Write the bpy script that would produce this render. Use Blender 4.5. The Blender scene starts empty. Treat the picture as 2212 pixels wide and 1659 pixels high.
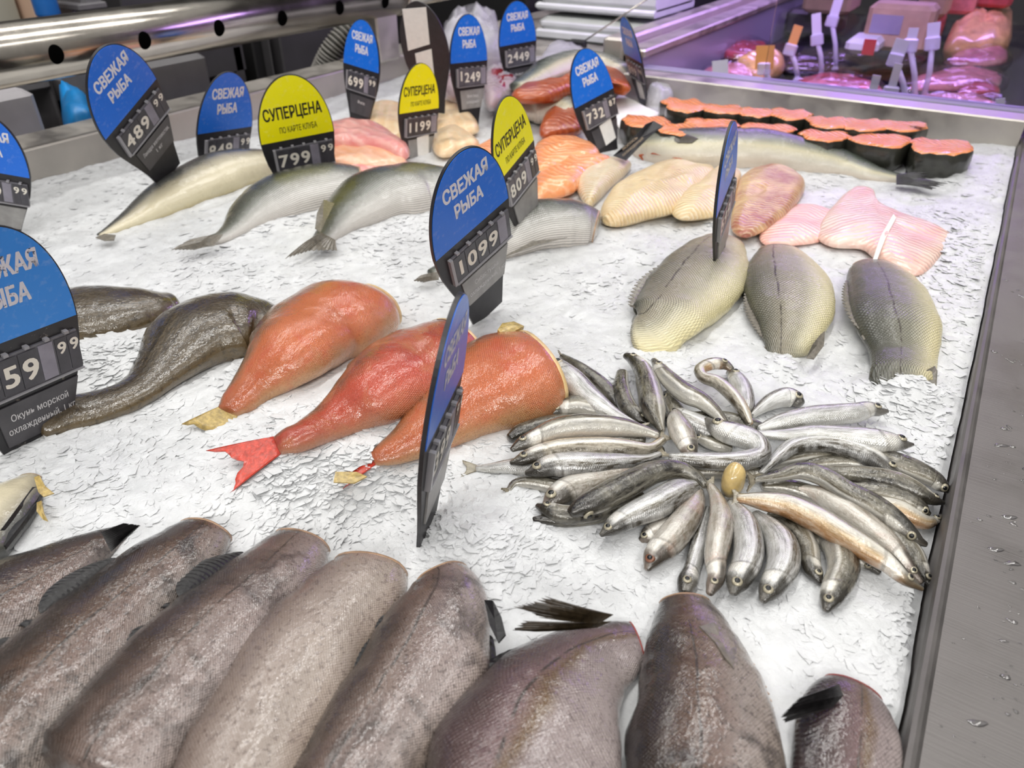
import bpy, math, random
import numpy as np
from mathutils import Matrix, Vector

# ------------------------------------------------------------------ camera
W_PX, H_PX, F_PX = 2212, 1659, 1600.0
PITCH, YAW, CAM_H = math.radians(33.7603), math.radians(31.8803), 0.42
SC = bpy.context.scene
COL = SC.collection
_cp, _sp, _cy, _sy = math.cos(PITCH), math.sin(PITCH), math.cos(YAW), math.sin(YAW)
RIGHT = np.array([_cy, _sy, 0.0]); _hd = np.array([-_sy, _cy, 0.0])
FWD = _hd * _cp + np.array([0, 0, -_sp]); UP = _hd * _sp + np.array([0, 0, _cp])
CAM = np.array([0.0, 0.0, CAM_H])
cam = bpy.data.cameras.new('camera'); cam.sensor_width = 9.8; cam.sensor_fit = 'HORIZONTAL'
cam.lens = F_PX / W_PX * 9.8; cam.clip_start = 0.02; cam.clip_end = 30
cam.dof.use_dof = True; cam.dof.focus_distance = 0.66; cam.dof.aperture_fstop = 2.2
cam_o = bpy.data.objects.new('camera', cam); COL.objects.link(cam_o)
cam_o.matrix_world = Matrix(((RIGHT[0], UP[0], -FWD[0], 0), (RIGHT[1], UP[1], -FWD[1], 0),
                             (RIGHT[2], UP[2], -FWD[2], CAM_H), (0, 0, 0, 1)))
SC.camera = cam_o
# ------------------------------------------------------------------ world, lamps, exposure
SC.view_settings.view_transform = 'Standard'; SC.view_settings.look = 'None'
SC.view_settings.gamma = 1.0; SC.view_settings.use_curve_mapping = False
SC.view_settings.exposure = 0.0
wd = bpy.data.worlds.new('shop_air'); SC.world = wd; wd.use_nodes = True
_n, _l = wd.node_tree.nodes, wd.node_tree.links; _n.clear()
_o = _n.new('ShaderNodeOutputWorld'); _b = _n.new('ShaderNodeBackground')
_tc = _n.new('ShaderNodeTexCoord'); _sx = _n.new('ShaderNodeSeparateXYZ'); _rp = _n.new('ShaderNodeValToRGB')
_l.new(_tc.outputs['Generated'], _sx.inputs[0]); _l.new(_sx.outputs[2], _rp.inputs[0])
_rp.color_ramp.elements[0].position = 0.0; _rp.color_ramp.elements[0].color = (0.30, 0.29, 0.28, 1)
_rp.color_ramp.elements[1].position = 0.8; _rp.color_ramp.elements[1].color = (0.72, 0.71, 0.69, 1)
_l.new(_rp.outputs[0], _b.inputs[0]); _b.inputs[1].default_value = 0.68; _l.new(_b.outputs[0], _o.inputs[0])
def area_lamp(name, loc, target, sx, sy, power, col):
    d = bpy.data.lights.new(name, 'AREA'); d.shape = 'RECTANGLE'; d.size = sx; d.size_y = sy
    d.energy = power; d.color = col
    o = bpy.data.objects.new(name, d); COL.objects.link(o); o.location = loc
    o.rotation_euler = (Vector(target) - Vector(loc)).to_track_quat('-Z', 'Y').to_euler()
    return o
# rows of ceiling LED strips that run along the counter
area_lamp('ceiling_strip', (-1.75, 1.4, 2.3), (-1.75, 1.4, 0), 0.10, 4.2, 29, (1.0, 0.985, 0.955))
area_lamp('ceiling_strip', (-0.45, 1.2, 2.3), (-0.45, 1.2, 0), 0.10, 4.2, 36, (1.0, 0.985, 0.955))
area_lamp('ceiling_strip', (0.95, 0.5, 2.3), (0.95, 0.5, 0), 0.10, 4.2, 21, (1.0, 0.985, 0.955))
# fill lamp added behind the customer to brighten the sign faces
area_lamp('added_sign_fill', (0.9, -2.1, 2.3), (-0.3, 0.4, 0.1), 3.6, 0.14, 66, (1.0, 0.985, 0.955))
area_lamp('meat_case_lamp', (-0.30, 1.98, 0.62), (-0.30, 2.30, 0), 0.9, 0.06, 6.0, (0.50, 0.28, 1.0))
area_lamp('meat_case_lamp', (-0.35, 3.1, 0.66), (-0.35, 2.9, 0), 1.1, 0.10, 10, (0.58, 0.36, 1.0))
SC.cycles.max_bounces = 8; SC.cycles.diffuse_bounces = 4; SC.cycles.transparent_max_bounces = 12
SC.cycles.caustics_reflective = False; SC.cycles.caustics_refractive = False

# ------------------------------------------------------------------ pixel rays
def _ray(u, v): return FWD * F_PX + RIGHT * (u - W_PX / 2) + UP * (H_PX / 2 - v)
def P(u, v, z=0.0):
    d = _ray(u, v); return CAM + d * ((z - CAM_H) / d[2])
def PX(u, v, x):
    d = _ray(u, v); return CAM + d * (x / d[0])
def PY(u, v, y):
    d = _ray(u, v); return CAM + d * (y / d[1])
def proj(p):
    q = np.asarray(p) - CAM; w = q @ FWD
    return np.array([W_PX / 2 + F_PX * (q @ RIGHT) / w, H_PX / 2 - F_PX * (q @ UP) / w])

# ------------------------------------------------------------------ numpy noise
def _hash(ix, iy, seed):
    h = (ix.astype(np.int64) * 374761393 + iy.astype(np.int64) * 668265263 + seed * 1442695041) & 0x7fffffff
    h = ((h ^ (h >> 13)) * 1274126177) & 0x7fffffff
    return ((h ^ (h >> 16)) & 0xffff) / 65535.0
def vnoise(x, y, seed=0):
    x = np.asarray(x, float); y = np.asarray(y, float)
    ix = np.floor(x).astype(np.int64); iy = np.floor(y).astype(np.int64)
    fx = x - ix; fy = y - iy; fx = fx * fx * (3 - 2 * fx); fy = fy * fy * (3 - 2 * fy)
    a = _hash(ix, iy, seed); b = _hash(ix + 1, iy, seed); c = _hash(ix, iy + 1, seed); d = _hash(ix + 1, iy + 1, seed)
    return (a * (1 - fx) + b * fx) * (1 - fy) + (c * (1 - fx) + d * fx) * fy - 0.5

# ------------------------------------------------------------------ ice height field
FEAT = []   # (x, y, radius, amplitude)
def feat(u, v, r, a):
    p = P(u, v, 0.0); FEAT.append((p[0], p[1], r, a))
def ice_h(x, y):
    x = np.asarray(x, float); y = np.asarray(y, float)
    h = 0.012 * vnoise(x * 5, y * 5, 1) + 0.006 * vnoise(x * 14, y * 14, 2)
    for fx, fy, r, a in FEAT:
        h = h + a * np.exp(-((x - fx) ** 2 + (y - fy) ** 2) / (r * r))
    h = h + 0.008 * np.clip((-1.05 - x) / 0.28, 0, 1)            # heaped against the staff-side rim
    h = h + .004 * np.clip((x + .06) / .08, 0, 1) - (0.009 - 0.006 * np.clip((y - .5) / .3, 0, 1)) * np.clip((x - 0.035) / 0.03, 0, 1) ** 1.5 + .010 * np.clip((x + .08) / .12, 0, 1) * np.clip((y - .55) / .3, 0, 1)     # falls away at the customer-side rail
    return h
def H1(x, y): return float(ice_h(np.array([x]), np.array([y]))[0])
feat(800, 1115, .055, -.028); feat(640, 1100, .08, -.006); feat(1050, 1150, .05, .014); feat(980, 1215, .05, .008)
feat(640, 1005, .03, .016); feat(575, 990, .012, .010); feat(790, 995, .016, .010); feat(600, 800, .03, .014); feat(260, 790, .05, .016); feat(850, 900, .03, .012); feat(520, 815, .025, .010); feat(870, 700, .06, -.012); feat(1450, 485, .06, -.008)
feat(230, 820, .06, .010); feat(760, 1000, .04, .006); feat(1880, 760, .035, -.008); feat(200, 430, .12, .012)
feat(1945, 842, .028, .016); feat(1694, 790, .02, .012); feat(1425, 716, .03, .010); feat(1990, 1180, .05, -.006); feat(1750, 1430, .10, .010); feat(150, 1020, .07, .008); feat(400, 1040, .10, .006)

# ------------------------------------------------------------------ materials
def S(r, g, b, a=1.0):
    f = lambda c: (c / 255) / 12.92 if c / 255 <= 0.04045 else ((c / 255 + 0.055) / 1.055) ** 2.4
    return (f(r), f(g), f(b), a)
class NT:
    """A small node builder."""
    def __init__(s, name):
        s.m = bpy.data.materials.new(name); s.m.use_nodes = True; s.t = s.m.node_tree; s.t.nodes.clear()
        s.out = s.t.nodes.new('ShaderNodeOutputMaterial')
    def put(s, sock, v):
        if v is None: return
        if isinstance(v, bpy.types.NodeSocket): s.t.links.new(v, sock)
        else:
            if sock.type == 'RGBA' and len(v) == 3: v = (*v, 1)
            sock.default_value = v
    def node(s, typ, ins=None, **kw):
        n = s.t.nodes.new(typ)
        for k, v in kw.items(): setattr(n, k, v)
        for k, v in (ins or {}).items(): s.put(n.inputs[k], v)
        return n
    def math(s, op, a, b=0.0, c=None, clamp=False):
        n = s.node('ShaderNodeMath', {0: a, 1: b}, operation=op, use_clamp=clamp)
        if c is not None: s.put(n.inputs[2], c)
        return n.outputs[0]
    def noise(s, scale, vec=None, detail=3, rough=0.55, dist=0.0):
        n = s.node('ShaderNodeTexNoise', {'Scale': scale, 'Detail': detail, 'Roughness': rough, 'Distortion': dist})
        if vec is not None: s.put(n.inputs['Vector'], vec)
        return n.outputs['Fac']
    def ramp(s, fac, stops, interp='LINEAR'):
        n = s.t.nodes.new('ShaderNodeValToRGB'); s.put(n.inputs[0], fac); cr = n.color_ramp; cr.interpolation = interp
        while len(cr.elements) < len(stops): cr.elements.new(0.5)
        for e, (p, c) in zip(cr.elements, stops):
            e.position = p; e.color = (c, c, c, 1) if isinstance(c, (int, float)) else ((*c, 1) if len(c) == 3 else c)
        return n.outputs[0]
    def mix(s, fac, a, b, blend='MIX'):
        n = s.node('ShaderNodeMix', data_type='RGBA', blend_type=blend)
        s.put(n.inputs[0], fac); s.put(n.inputs[6], a); s.put(n.inputs[7], b); return n.outputs[2]
    def rng(s, v, a, b, c=0.0, d=1.0):
        return s.node('ShaderNodeMapRange', {'Value': v, 'From Min': a, 'From Max': b, 'To Min': c, 'To Max': d}).outputs[0]
    def bump(s, h, strength=0.3, dist=0.001, normal=None):
        n = s.node('ShaderNodeBump', {'Height': h, 'Strength': strength, 'Distance': dist})
        if normal is not None: s.put(n.inputs['Normal'], normal)
        return n.outputs[0]
    def obj(s): return s.node('ShaderNodeTexCoord').outputs['Object']
    def attr(s, name):
        n = s.node('ShaderNodeAttribute', attribute_name=name); x = s.node('ShaderNodeSeparateXYZ', {0: n.outputs['Vector']})
        return n.outputs['Vector'], x.outputs[0], x.outputs[1], x.outputs[2]
    def scaled(s, vec, sx, sy, sz):
        return s.node('ShaderNodeMapping', {'Vector': vec, 'Scale': (sx, sy, sz)}).outputs[0]
    def done(s, **kw):
        p = s.node('ShaderNodeBsdfPrincipled')
        if 'Normal' in kw and 'Coat_Normal' not in kw: kw['Coat_Normal'] = kw['Normal']
        for k, v in kw.items(): s.put(p.inputs[k.replace('_', ' ')], v)
        s.t.links.new(p.outputs[0], s.out.inputs[0]); return s.m
def plain(name, col, rough=0.5, metal=0.0, noise=0.0, nscale=60, bump=0.0, **kw):
    t = NT(name); c = col; kk = {}
    if noise or bump:
        f = t.noise(nscale, t.obj(), 4)
        if noise: c = t.mix(t.rng(f, .3, .7), tuple(x * (1 - noise) for x in col[:3]), tuple(min(1, x * (1 + noise)) for x in col[:3]))
        if bump: kk['Normal'] = t.bump(f, bump, .001)
    return t.done(Base_Color=c, Roughness=rough, Metallic=metal, **kk, **kw)

def skin(name, ramp, wob=0.10, spots=0.0, spot_col=(0.02, 0.015, 0.01), spot_scale=260, scale_sz=0.0, scale_dark=0.5,
         rough=0.28, metal=0.0, line=None, line_col=(0.03, 0.02, 0.015), mott=0.25, mott_scale=28, head=None, coat=0.5,
         bump=0.35, bump_scale=420, stripes=0.0, blotch=None, streak=None):
    """Fish skin: colours run from the back (t=0) to the belly (t=1); scales, spots, lateral line."""
    t = NT(name); st, s_, t_, _ = t.attr('st'); mt, mu, mv, _ = t.attr('mt'); ob = t.obj()
    n1 = t.noise(mott_scale, ob, 4, .6); n2 = t.noise(bump_scale, ob, 3, .6); n3 = t.noise(spot_scale, ob, 2, .5)
    n0 = t.noise(9, ob, 2)
    tt = t.math('ADD', t_, t.math('MULTIPLY', t.math('SUBTRACT', n1, 0.5), wob * 2))
    tt = t.math('ADD', tt, t.math('MULTIPLY', t.math('SUBTRACT', n0, 0.5), wob))
    c = t.ramp(tt, ramp)
    stv = t.node('ShaderNodeCombineXYZ', {0: t.math('MULTIPLY', mu, 70), 1: t.math('MULTIPLY', mv, streak[0] if streak else 300), 2: n0}).outputs[0]
    ns = t.noise(1.0, stv, 3, .6)
    if streak:
        c = t.mix(t.rng(ns, .38, .68, 0, streak[1]), c, streak[2])
        c = t.mix(t.rng(ns, .42, .25, 0, streak[1] * .8), c, streak[3])
    c = t.mix(t.rng(n1, .35, .7, 0, mott), c, tuple(min(1, x * 1.0) for x in spot_col), 'MIX')
    if stripes:
        w = t.math('SINE', t.math('MULTIPLY', mv, stripes))
        c = t.mix(t.rng(w, .0, .9, 0, .6), c, (0.05, 0.045, 0.035), 'MIX')
    hgt = t.math('MULTIPLY', n2, 1.0)
    if scale_sz:
        k = math.pi / scale_sz
        a = t.math('MULTIPLY', t.math('ADD', mu, mv), k); b = t.math('MULTIPLY', t.math('SUBTRACT', mu, mv), k)
        d = t.math('MULTIPLY', t.math('ABSOLUTE', t.math('SINE', a)), t.math('ABSOLUTE', t.math('SINE', b)))
        lo = t.rng(d, 0.0, 0.35, 1, 0)
        fade = t.rng(t_, .55, .85, scale_dark, scale_dark * .25)
        c = t.mix(t.math('MULTIPLY', lo, fade), c, (0.045, 0.04, 0.032))
        hgt = t.math('ADD', hgt, t.math('MULTIPLY', d, .5 + 1.2 * scale_dark))
    if spots:
        c = t.mix(t.rng(n3, .56, .66, 0, spots), c, spot_col)
    if blotch:
        nb = t.noise(blotch[1], ob, 5, .65, 1.0)
        c = t.mix(t.rng(nb, .52, .66, 0, blotch[2]), c, blotch[0])
    if line is not None:
        nl = t.noise(30, ob, 2)
        q = t.math('ABSOLUTE', t.math('SUBTRACT', t_, t.math('ADD', line, t.math('MULTIPLY', t.math('SUBTRACT', nl, .5), .05))))
        brk = t.rng(t.noise(70, ob, 2), .35, .5)
        c = t.mix(t.math('MULTIPLY', t.rng(q, .006, .016, 1, 0), t.math('MULTIPLY', brk, .85)), c, line_col)
    if head:
        hs, hc = head                                  # darker head, bright gill cover
        c = t.mix(t.rng(s_, hs * .45, hs * .75, .8, 0), c, hc)
        c = t.mix(t.math('MULTIPLY', t.rng(s_, hs * .9, hs * 1.1, .75, 0), t.rng(t_, .22, .38, 1, 0)), c, (0.02, 0.017, 0.012))
        gill = t.math('MULTIPLY', t.rng(s_, hs * .58, hs * .70, 0, 1), t.rng(s_, hs, hs * 1.12, 1, 0))
        gill = t.math('MULTIPLY', gill, t.rng(t_, .25, .45))
        c = t.mix(t.math('MULTIPLY', t.math('MULTIPLY', gill, .9), t.rng(n2, .3, .6, .5, 1)), c, (0.80, 0.77, 0.70))
        edge = t.rng(t.math('ABSOLUTE', t.math('SUBTRACT', s_, t.math('ADD', hs * 1.1, t.math('MULTIPLY', t.math('SUBTRACT', t_, .5), -.06)))), .004, .014, 1, 0)
        c = t.mix(t.math('MULTIPLY', edge, t.rng(n1, .3, .7, .1, .6)), c, (0.07, 0.06, 0.045))
        hgt = t.math('SUBTRACT', hgt, t.math('MULTIPLY', edge, .8))
    n5 = t.noise(bump_scale * 2.6, ob, 2, .6); n4 = t.noise(60, ob, 4, .65)
    nn = t.bump(n4, .30, .004)
    nn = t.bump(hgt, bump, .0008, nn)
    nn = t.bump(n5, bump * .5, .0005, nn)
    cn = t.bump(n4, .40, .004); cn = t.bump(n2, .26, .0007, cn); cn = t.bump(n5, .09, .0004, cn)
    return t.done(Base_Color=c, Roughness=t.rng(n1, .3, .7, rough * .75, rough * 1.35), Metallic=metal,
                  Coat_Weight=min(1, coat * 1.25), Coat_Roughness=.06, Normal=nn, Coat_Normal=cn, Specular_IOR_Level=.5)

def flesh(name, a, b, c2, stripe=900, bend=.4, amt=.5, rough=.3, along=False, bmp=.5):
    """Fillet flesh: muscle bands across, warm and pale patches."""
    t = NT(name); st, s_, t_, _ = t.attr('st'); mt, mu, mv, _ = t.attr('mt'); ob = t.obj()
    n = t.noise(22, ob, 4, .6); n2 = t.noise(120, ob, 3)
    q = mv if along else t.math('ADD', mu, t.math('MULTIPLY', t.math('ABSOLUTE', mv), bend))
    w = t.math('SINE', t.math('ADD', t.math('MULTIPLY', q, stripe), t.math('MULTIPLY', n, 9)))
    c = t.mix(t.rng(n, .35, .65), a, b)
    c = t.mix(t.math('MULTIPLY', t.math('MULTIPLY', t.rng(w, .0, 1.0), amt), t.rng(t.noise(35, ob, 3), .35, .65, .1, 1)), c, c2)
    h = t.math('ADD', t.math('MULTIPLY', w, .5), n2)
    return t.done(Base_Color=c, Roughness=rough, Normal=t.bump(h, bmp, .0014), Coat_Weight=.45, Coat_Roughness=.14,
                  Subsurface_Weight=.15, Subsurface_Radius=(.01, .004, .003), Subsurface_Scale=.5)

M = {}
def make_materials():
    # the bed of shaved ice
    t = NT('shaved_ice'); ob = t.obj()
    n = t.noise(180, ob, 4, .65); n2 = t.noise(26, ob, 4, .6, 1.5)
    vo = t.node('ShaderNodeTexVoronoi', {'Vector': ob, 'Scale': 120.0, 'Randomness': 1.0})
    vs = t.node('ShaderNodeSeparateColor', {0: vo.outputs['Color']}).outputs[0]
    c = t.mix(t.rng(n2, .35, .68), S(220, 221, 222), S(203, 204, 205))
    M['ice'] = t.done(Base_Color=c, Roughness=t.rng(n, .3, .7, .22, .5), Normal=t.bump(t.math('ADD', t.math('ADD', n, t.noise(520, ob, 3, .6)), t.math('MULTIPLY', vs, .6)), .42, .0013), Specular_IOR_Level=.4)
    # steels
    def steel(name, col, rough, sx, sy, sz, str_=.05):
        t = NT(name); ob = t.obj(); n = t.noise(1, t.scaled(ob, sx, sy, sz), 4, .6); n2 = t.noise(16, ob, 4, .6)
        c = t.mix(t.rng(n2, .3, .7), tuple(x * .82 for x in col[:3]), col)
        return t.done(Base_Color=c, Metallic=1.0, Roughness=t.rng(n2, .3, .75, rough * .75, rough * 1.4), Normal=t.bump(n, str_, .001))
    M['rail_steel'] = steel('brushed_rail_steel', S(140, 136, 134), .50, 14, 900, 900, .3)
    M['tray_steel'] = steel('dull_tray_steel', S(206, 200, 192), .46, 40, 40, 40)
    M['tube_steel'] = steel('polished_tube_steel', S(204, 197, 187), .19, 30, 30, 30, .05)
    M['black'] = plain('black_plastic', S(36, 34, 38), .42, 0, .25, 90, .06)
    t = NT('worn_black_plastic'); ob = t.obj(); n = t.noise(85, ob, 5, .7)
    M['worn_black'] = t.done(Base_Color=t.mix(t.rng(n, .58, .70), S(40, 39, 42), S(150, 142, 132)), Roughness=.4)
    def panel(name, col, worn=0.0):
        t = NT(name); ob = t.obj(); n = t.noise(55, ob, 5, .7); c = col
        n2 = t.noise(160, ob, 3); c = t.mix(t.rng(n2, .55, .75, 0, .12), c, S(235, 235, 240))
        if worn:   # the flaked patch on the right of the old panel
            x = t.node('ShaderNodeSeparateXYZ', {0: ob}); q = t.math
            dx = q('DIVIDE', q('SUBTRACT', x.outputs[0], .036), .022); dy = q('DIVIDE', q('SUBTRACT', x.outputs[1], .026), .034)
            d = q('ADD', q('MULTIPLY', dx, dx), q('MULTIPLY', dy, dy))
            f = q('ADD', n, q('MULTIPLY', t.rng(d, 0, 1.6, .18, -.12), 1.0))
            c = t.mix(t.rng(f, .60, .64), c, S(62, 58, 66))
        return t.done(Base_Color=c, Roughness=.33, Specular_IOR_Level=.45)
    M['blue'] = panel('blue_sign_face', S(24, 112, 226)); M['blue_worn'] = panel('worn_blue_sign_face', S(50, 138, 226), 1)
    M['yellow'] = panel('yellow_sign_face', S(250, 240, 8))
    M['lettering'] = plain('pale_lettering', S(226, 226, 236), .5)
    t = NT('flaking_lettering'); n = t.noise(120, t.obj(), 5, .7)
    M['lettering_worn'] = t.done(Base_Color=t.mix(t.rng(n, .57, .60), S(218, 216, 224), S(60, 70, 96)), Roughness=.5)
    M['ink'] = plain('dark_ink', S(26, 26, 14), .5)
    M['numeral'] = plain('cream_numeral', S(232, 226, 214), .5)
    M['card'] = plain('digit_card_grey', S(66, 64, 70), .35, 0, .25, 60)
    M['card_mid'] = plain('misted_digit_card', S(92, 90, 98), .38, 0, .2, 60)
    M['card_pale'] = plain('blank_digit_card', S(138, 134, 146), .4, 0, .15, 60)
    M['holder'] = plain('smoky_holder_plastic', S(96, 94, 100), .2, 0, .2, 80)
    M['holder_rim'] = plain('clear_holder_rim', S(150, 148, 152), .15)
    M['label_dark'] = plain('name_label_grey', S(74, 72, 76), .35, 0, .2, 60)
    M['label_pale'] = plain('misted_name_label', S(146, 144, 142), .35, 0, .2, 60)
    M['label_text'] = plain('name_label_text', S(205, 203, 204), .5)
    M['paper'] = plain('white_paper', S(236, 234, 230), .7, 0, .04, 120)
    M['tag_text'] = plain('gold_tag_text', S(160, 140, 116), .5)
    # fish skins
    M['hake'] = skin('grey_headless_fish_skin', [(0, S(26, 21, 20)), (.12, S(63, 48, 40)), (.3, S(111, 91, 82)), (.5, S(140, 123, 117)), (.75, S(163, 149, 144)), (1, S(165, 149, 138))],
                     wob=.16, spots=.55, spot_col=S(55, 41, 35), spot_scale=520, scale_sz=.0024, scale_dark=.10, line=.34, mott=.3, mott_scale=36, rough=.26, bump=.7, coat=.8,
                     blotch=(S(40, 29, 24), 24, .7))
    M['hake_dark'] = skin('brown_headless_fish_skin', [(0, S(16, 11, 12)), (.16, S(48, 33, 24)), (.36, S(95, 70, 54)), (.55, S(132, 111, 102)), (.75, S(156, 143, 136)), (1, S(161, 147, 135))],
                          wob=.2, spots=.6, spot_col=S(37, 25, 20), spot_scale=480, scale_sz=.0024, scale_dark=.12, line=.40, mott=.4, mott_scale=30, rough=.25, bump=.75, coat=.8,
                          blotch=(S(28, 19, 15), 17, .85))
    M['hake_pale'] = skin('pale_headless_fish_skin', [(0, S(80, 66, 61)), (.14, S(127, 111, 102)), (.35, S(156, 141, 132)), (.7, S(169, 156, 146)), (1, S(172, 154, 139))],
                          wob=.14, spots=.4, spot_col=S(69, 48, 43), spot_scale=300, scale_sz=.0024, scale_dark=.08, mott=.2, mott_scale=36, rough=.26, bump=.65, coat=.8)
    M['hake_plum'] = skin('plum_headless_fish_skin', [(0, S(34, 25, 27)), (.16, S(72, 54, 53)), (.36, S(116, 91, 91)), (.48, S(111, 87, 62)), (.58, S(151, 136, 134)), (1, S(170, 158, 154))],
                          wob=.14, spots=.4, spot_col=S(52, 34, 35), spot_scale=420, scale_sz=.003, scale_dark=.2, line=.40, mott=.25, mott_scale=30, rough=.25, bump=.75, coat=.8)
    M['redfish'] = skin('red_perch_skin', [(0, S(100, 63, 38)), (.08, S(154, 77, 48)), (.2, S(194, 75, 48)), (.5, S(202, 80, 55)), (.8, S(207, 109, 77)), (1, S(207, 142, 102))],
                        wob=.2, spots=.35, spot_col=S(136, 52, 30), spot_scale=600, scale_sz=.0022, scale_dark=.15, mott=.3, mott_scale=34, rough=.22, bump=.8, coat=.9,
                        blotch=(S(202, 132, 87), 18, .5))
    M['orangefish'] = skin('orange_perch_skin', [(0, S(109, 79, 48)), (.08, S(167, 103, 62)), (.2, S(205, 112, 65)), (.55, S(211, 109, 62)), (.8, S(212, 126, 80)), (1, S(214, 165, 112))],
                           wob=.2, spots=.4, spot_col=S(145, 70, 38), spot_scale=600, scale_sz=.0022, scale_dark=.15, mott=.28, mott_scale=34, rough=.22, bump=.8, coat=.9,
                           blotch=(S(196, 80, 48), 20, .5))
    M['darkfish'] = skin('dark_olive_fish_skin', [(0, S(38, 34, 28)), (.35, S(62, 52, 40)), (.7, S(76, 64, 46)), (1, S(104, 88, 60))],
                         streak=(420, .45, S(118, 102, 76), S(22, 18, 14)), wob=.2, spots=.4, spot_col=S(24, 20, 16), spot_scale=200, mott=.35, mott_scale=30, rough=.22, bump=.7, bump_scale=260, coat=.8)
    M['yellowtail'] = skin('cream_bellied_fish_skin', [(0, S(52, 54, 56)), (.14, S(92, 92, 88)), (.24, S(160, 152, 132)), (.45, S(206, 196, 168)), (.8, S(214, 204, 174)), (1, S(196, 180, 128))],
                           wob=.07, mott=.08, mott_scale=20, rough=.25, bump=.3, spot_col=S(160, 150, 120))
    M['bream'] = skin('striped_bream_skin', [(0, S(44, 48, 38)), (.16, S(84, 88, 76)), (.3, S(130, 132, 124)), (.46, S(190, 188, 182)), (.65, S(222, 218, 212)), (1, S(230, 222, 214))],
                      wob=.07, scale_sz=.0042, scale_dark=.35, mott=.12, mott_scale=30, rough=.26, stripes=1500, bump=.4, spot_col=S(90, 90, 84))
    M['bass'] = skin('scaled_bass_skin', [(0, S(88, 90, 80)), (.15, S(136, 132, 118)), (.42, S(180, 172, 152)), (.60, S(196, 190, 166)), (.75, S(226, 218, 186)), (1, S(232, 220, 170))],
                     wob=.07, scale_sz=.0044, scale_dark=1.0, coat=.25, line=.30, line_col=S(60, 52, 44), mott=.1, mott_scale=24, rough=.25, bump=.6, spot_col=S(120, 112, 90), bump_scale=300)
    M['bass_dark'] = skin('dark_scaled_bass_skin', [(0, S(76, 78, 72)), (.25, S(112, 112, 102)), (.5, S(146, 144, 128)), (.66, S(188, 182, 156)), (.8, S(222, 212, 172)), (1, S(226, 212, 160))],
                          wob=.07, scale_sz=.0044, scale_dark=.9, coat=.25, line=.36, line_col=S(60, 52, 44), mott=.1, mott_scale=24, rough=.25, bump=.6, spot_col=S(110, 102, 84), bump_scale=300)
    M['salmon'] = skin('silver_salmon_skin', [(0, S(44, 50, 44)), (.22, S(82, 90, 80)), (.40, S(138, 140, 124)), (.54, S(206, 198, 166)), (.72, S(206, 200, 184)), (1, S(226, 212, 196))],
                       wob=.06, scale_sz=.004, scale_dark=.25, mott=.14, mott_scale=30, rough=.25, bump=.5, spot_col=S(110, 112, 104))
    hd = (.2, S(70, 62, 48))
    M['smelt_silver'] = skin('silver_smelt_skin', [(0, S(46, 41, 31)), (.17, S(84, 76, 58)), (.25, S(128, 124, 112)), (.31, S(232, 232, 230)), (.42, S(150, 150, 146)), (.62, S(186, 186, 183)), (1, S(216, 214, 206))],
                             streak=(520, .75, S(236, 236, 234), S(96, 90, 80)), wob=.05, mott=.12, mott_scale=55, rough=.22, metal=.45, head=hd, bump=.4, bump_scale=650, scale_sz=.0018, scale_dark=.12, spot_col=S(110, 98, 84), coat=.7)
    M['smelt_dark'] = skin('olive_backed_smelt_skin', [(0, S(28, 24, 18)), (.3, S(60, 54, 41)), (.45, S(92, 83, 64)), (.53, S(214, 211, 203)), (.68, S(150, 147, 140)), (1, S(214, 210, 200))],
                           streak=(420, .4, S(196, 190, 172), S(36, 30, 22)), wob=.06, mott=.2, mott_scale=50, rough=.2, metal=.2, head=(.2, S(44, 38, 32)), bump=.4, bump_scale=650, spot_col=S(44, 38, 30), coat=.7)
    M['smelt_gold'] = skin('golden_bellied_smelt_skin', [(0, S(64, 57, 43)), (.2, S(104, 94, 74)), (.30, S(222, 220, 212)), (.5, S(170, 166, 156)), (.70, S(186, 158, 116)), (1, S(176, 124, 76))],
                           streak=(480, .5, S(234, 226, 208), S(110, 96, 72)), wob=.07, mott=.15, mott_scale=50, rough=.22, metal=.25, head=hd, bump=.4, bump_scale=650, spot_col=S(120, 96, 70), coat=.7)
    M['smelt_pale'] = skin('pale_bellied_smelt_skin', [(0, S(84, 77, 62)), (.2, S(128, 121, 106)), (.4, S(196, 192, 183)), (.6, S(168, 162, 150)), (1, S(208, 202, 190))],
                           streak=(420, .5, S(232, 228, 220), S(120, 110, 98)), wob=.08, mott=.18, mott_scale=45, rough=.22, metal=.2, head=(.2, S(100, 84, 72)), bump=.4, bump_scale=650, spot_col=S(150, 118, 96), coat=.7,
                           blotch=(S(170, 120, 100), 40, .25))
    M['eye_rim'] = plain('silver_eye', S(176, 168, 146), .2, .3); M['eye_red'] = plain('reddish_eye', S(128, 86, 66), .2)
    M['pupil'] = plain('black_pupil', S(14, 16, 18), .08)
    M['roe'] = plain('yellow_roe', S(196, 170, 112), .25, 0, .2, 120, .3, Coat_Weight=.5)
    # flesh
    M['cut_hake'] = plain('fish_cut_flesh', S(178, 146, 118), .35, 0, .3, 90, .3)
    M['cut_red'] = plain('red_cut_flesh', S(150, 60, 50), .35, 0, .3, 70, .3)
    M['cut_cream'] = plain('cream_cut_flesh', S(228, 196, 142), .35, 0, .2, 90, .3)
    M['fin_dark'] = plain('dark_fin', S(20, 18, 19), .4, 0, .5, 260, .5, Coat_Weight=.1)
    M['fin_olive'] = plain('olive_fin', S(176, 152, 92), .3, 0, .35, 260, .5, Coat_Weight=.4)
    M['fin_red'] = plain('red_fin', S(190, 62, 44), .3, 0, .35, 260, .5, Coat_Weight=.4)
    M['fin_brown'] = plain('brown_fin', S(50, 41, 29), .3, 0, .45, 240, .5, Coat_Weight=.3)
    M['fin_grey'] = plain('grey_fin', S(112, 106, 96), .3, 0, .3, 260, .5, Coat_Weight=.4)
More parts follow.
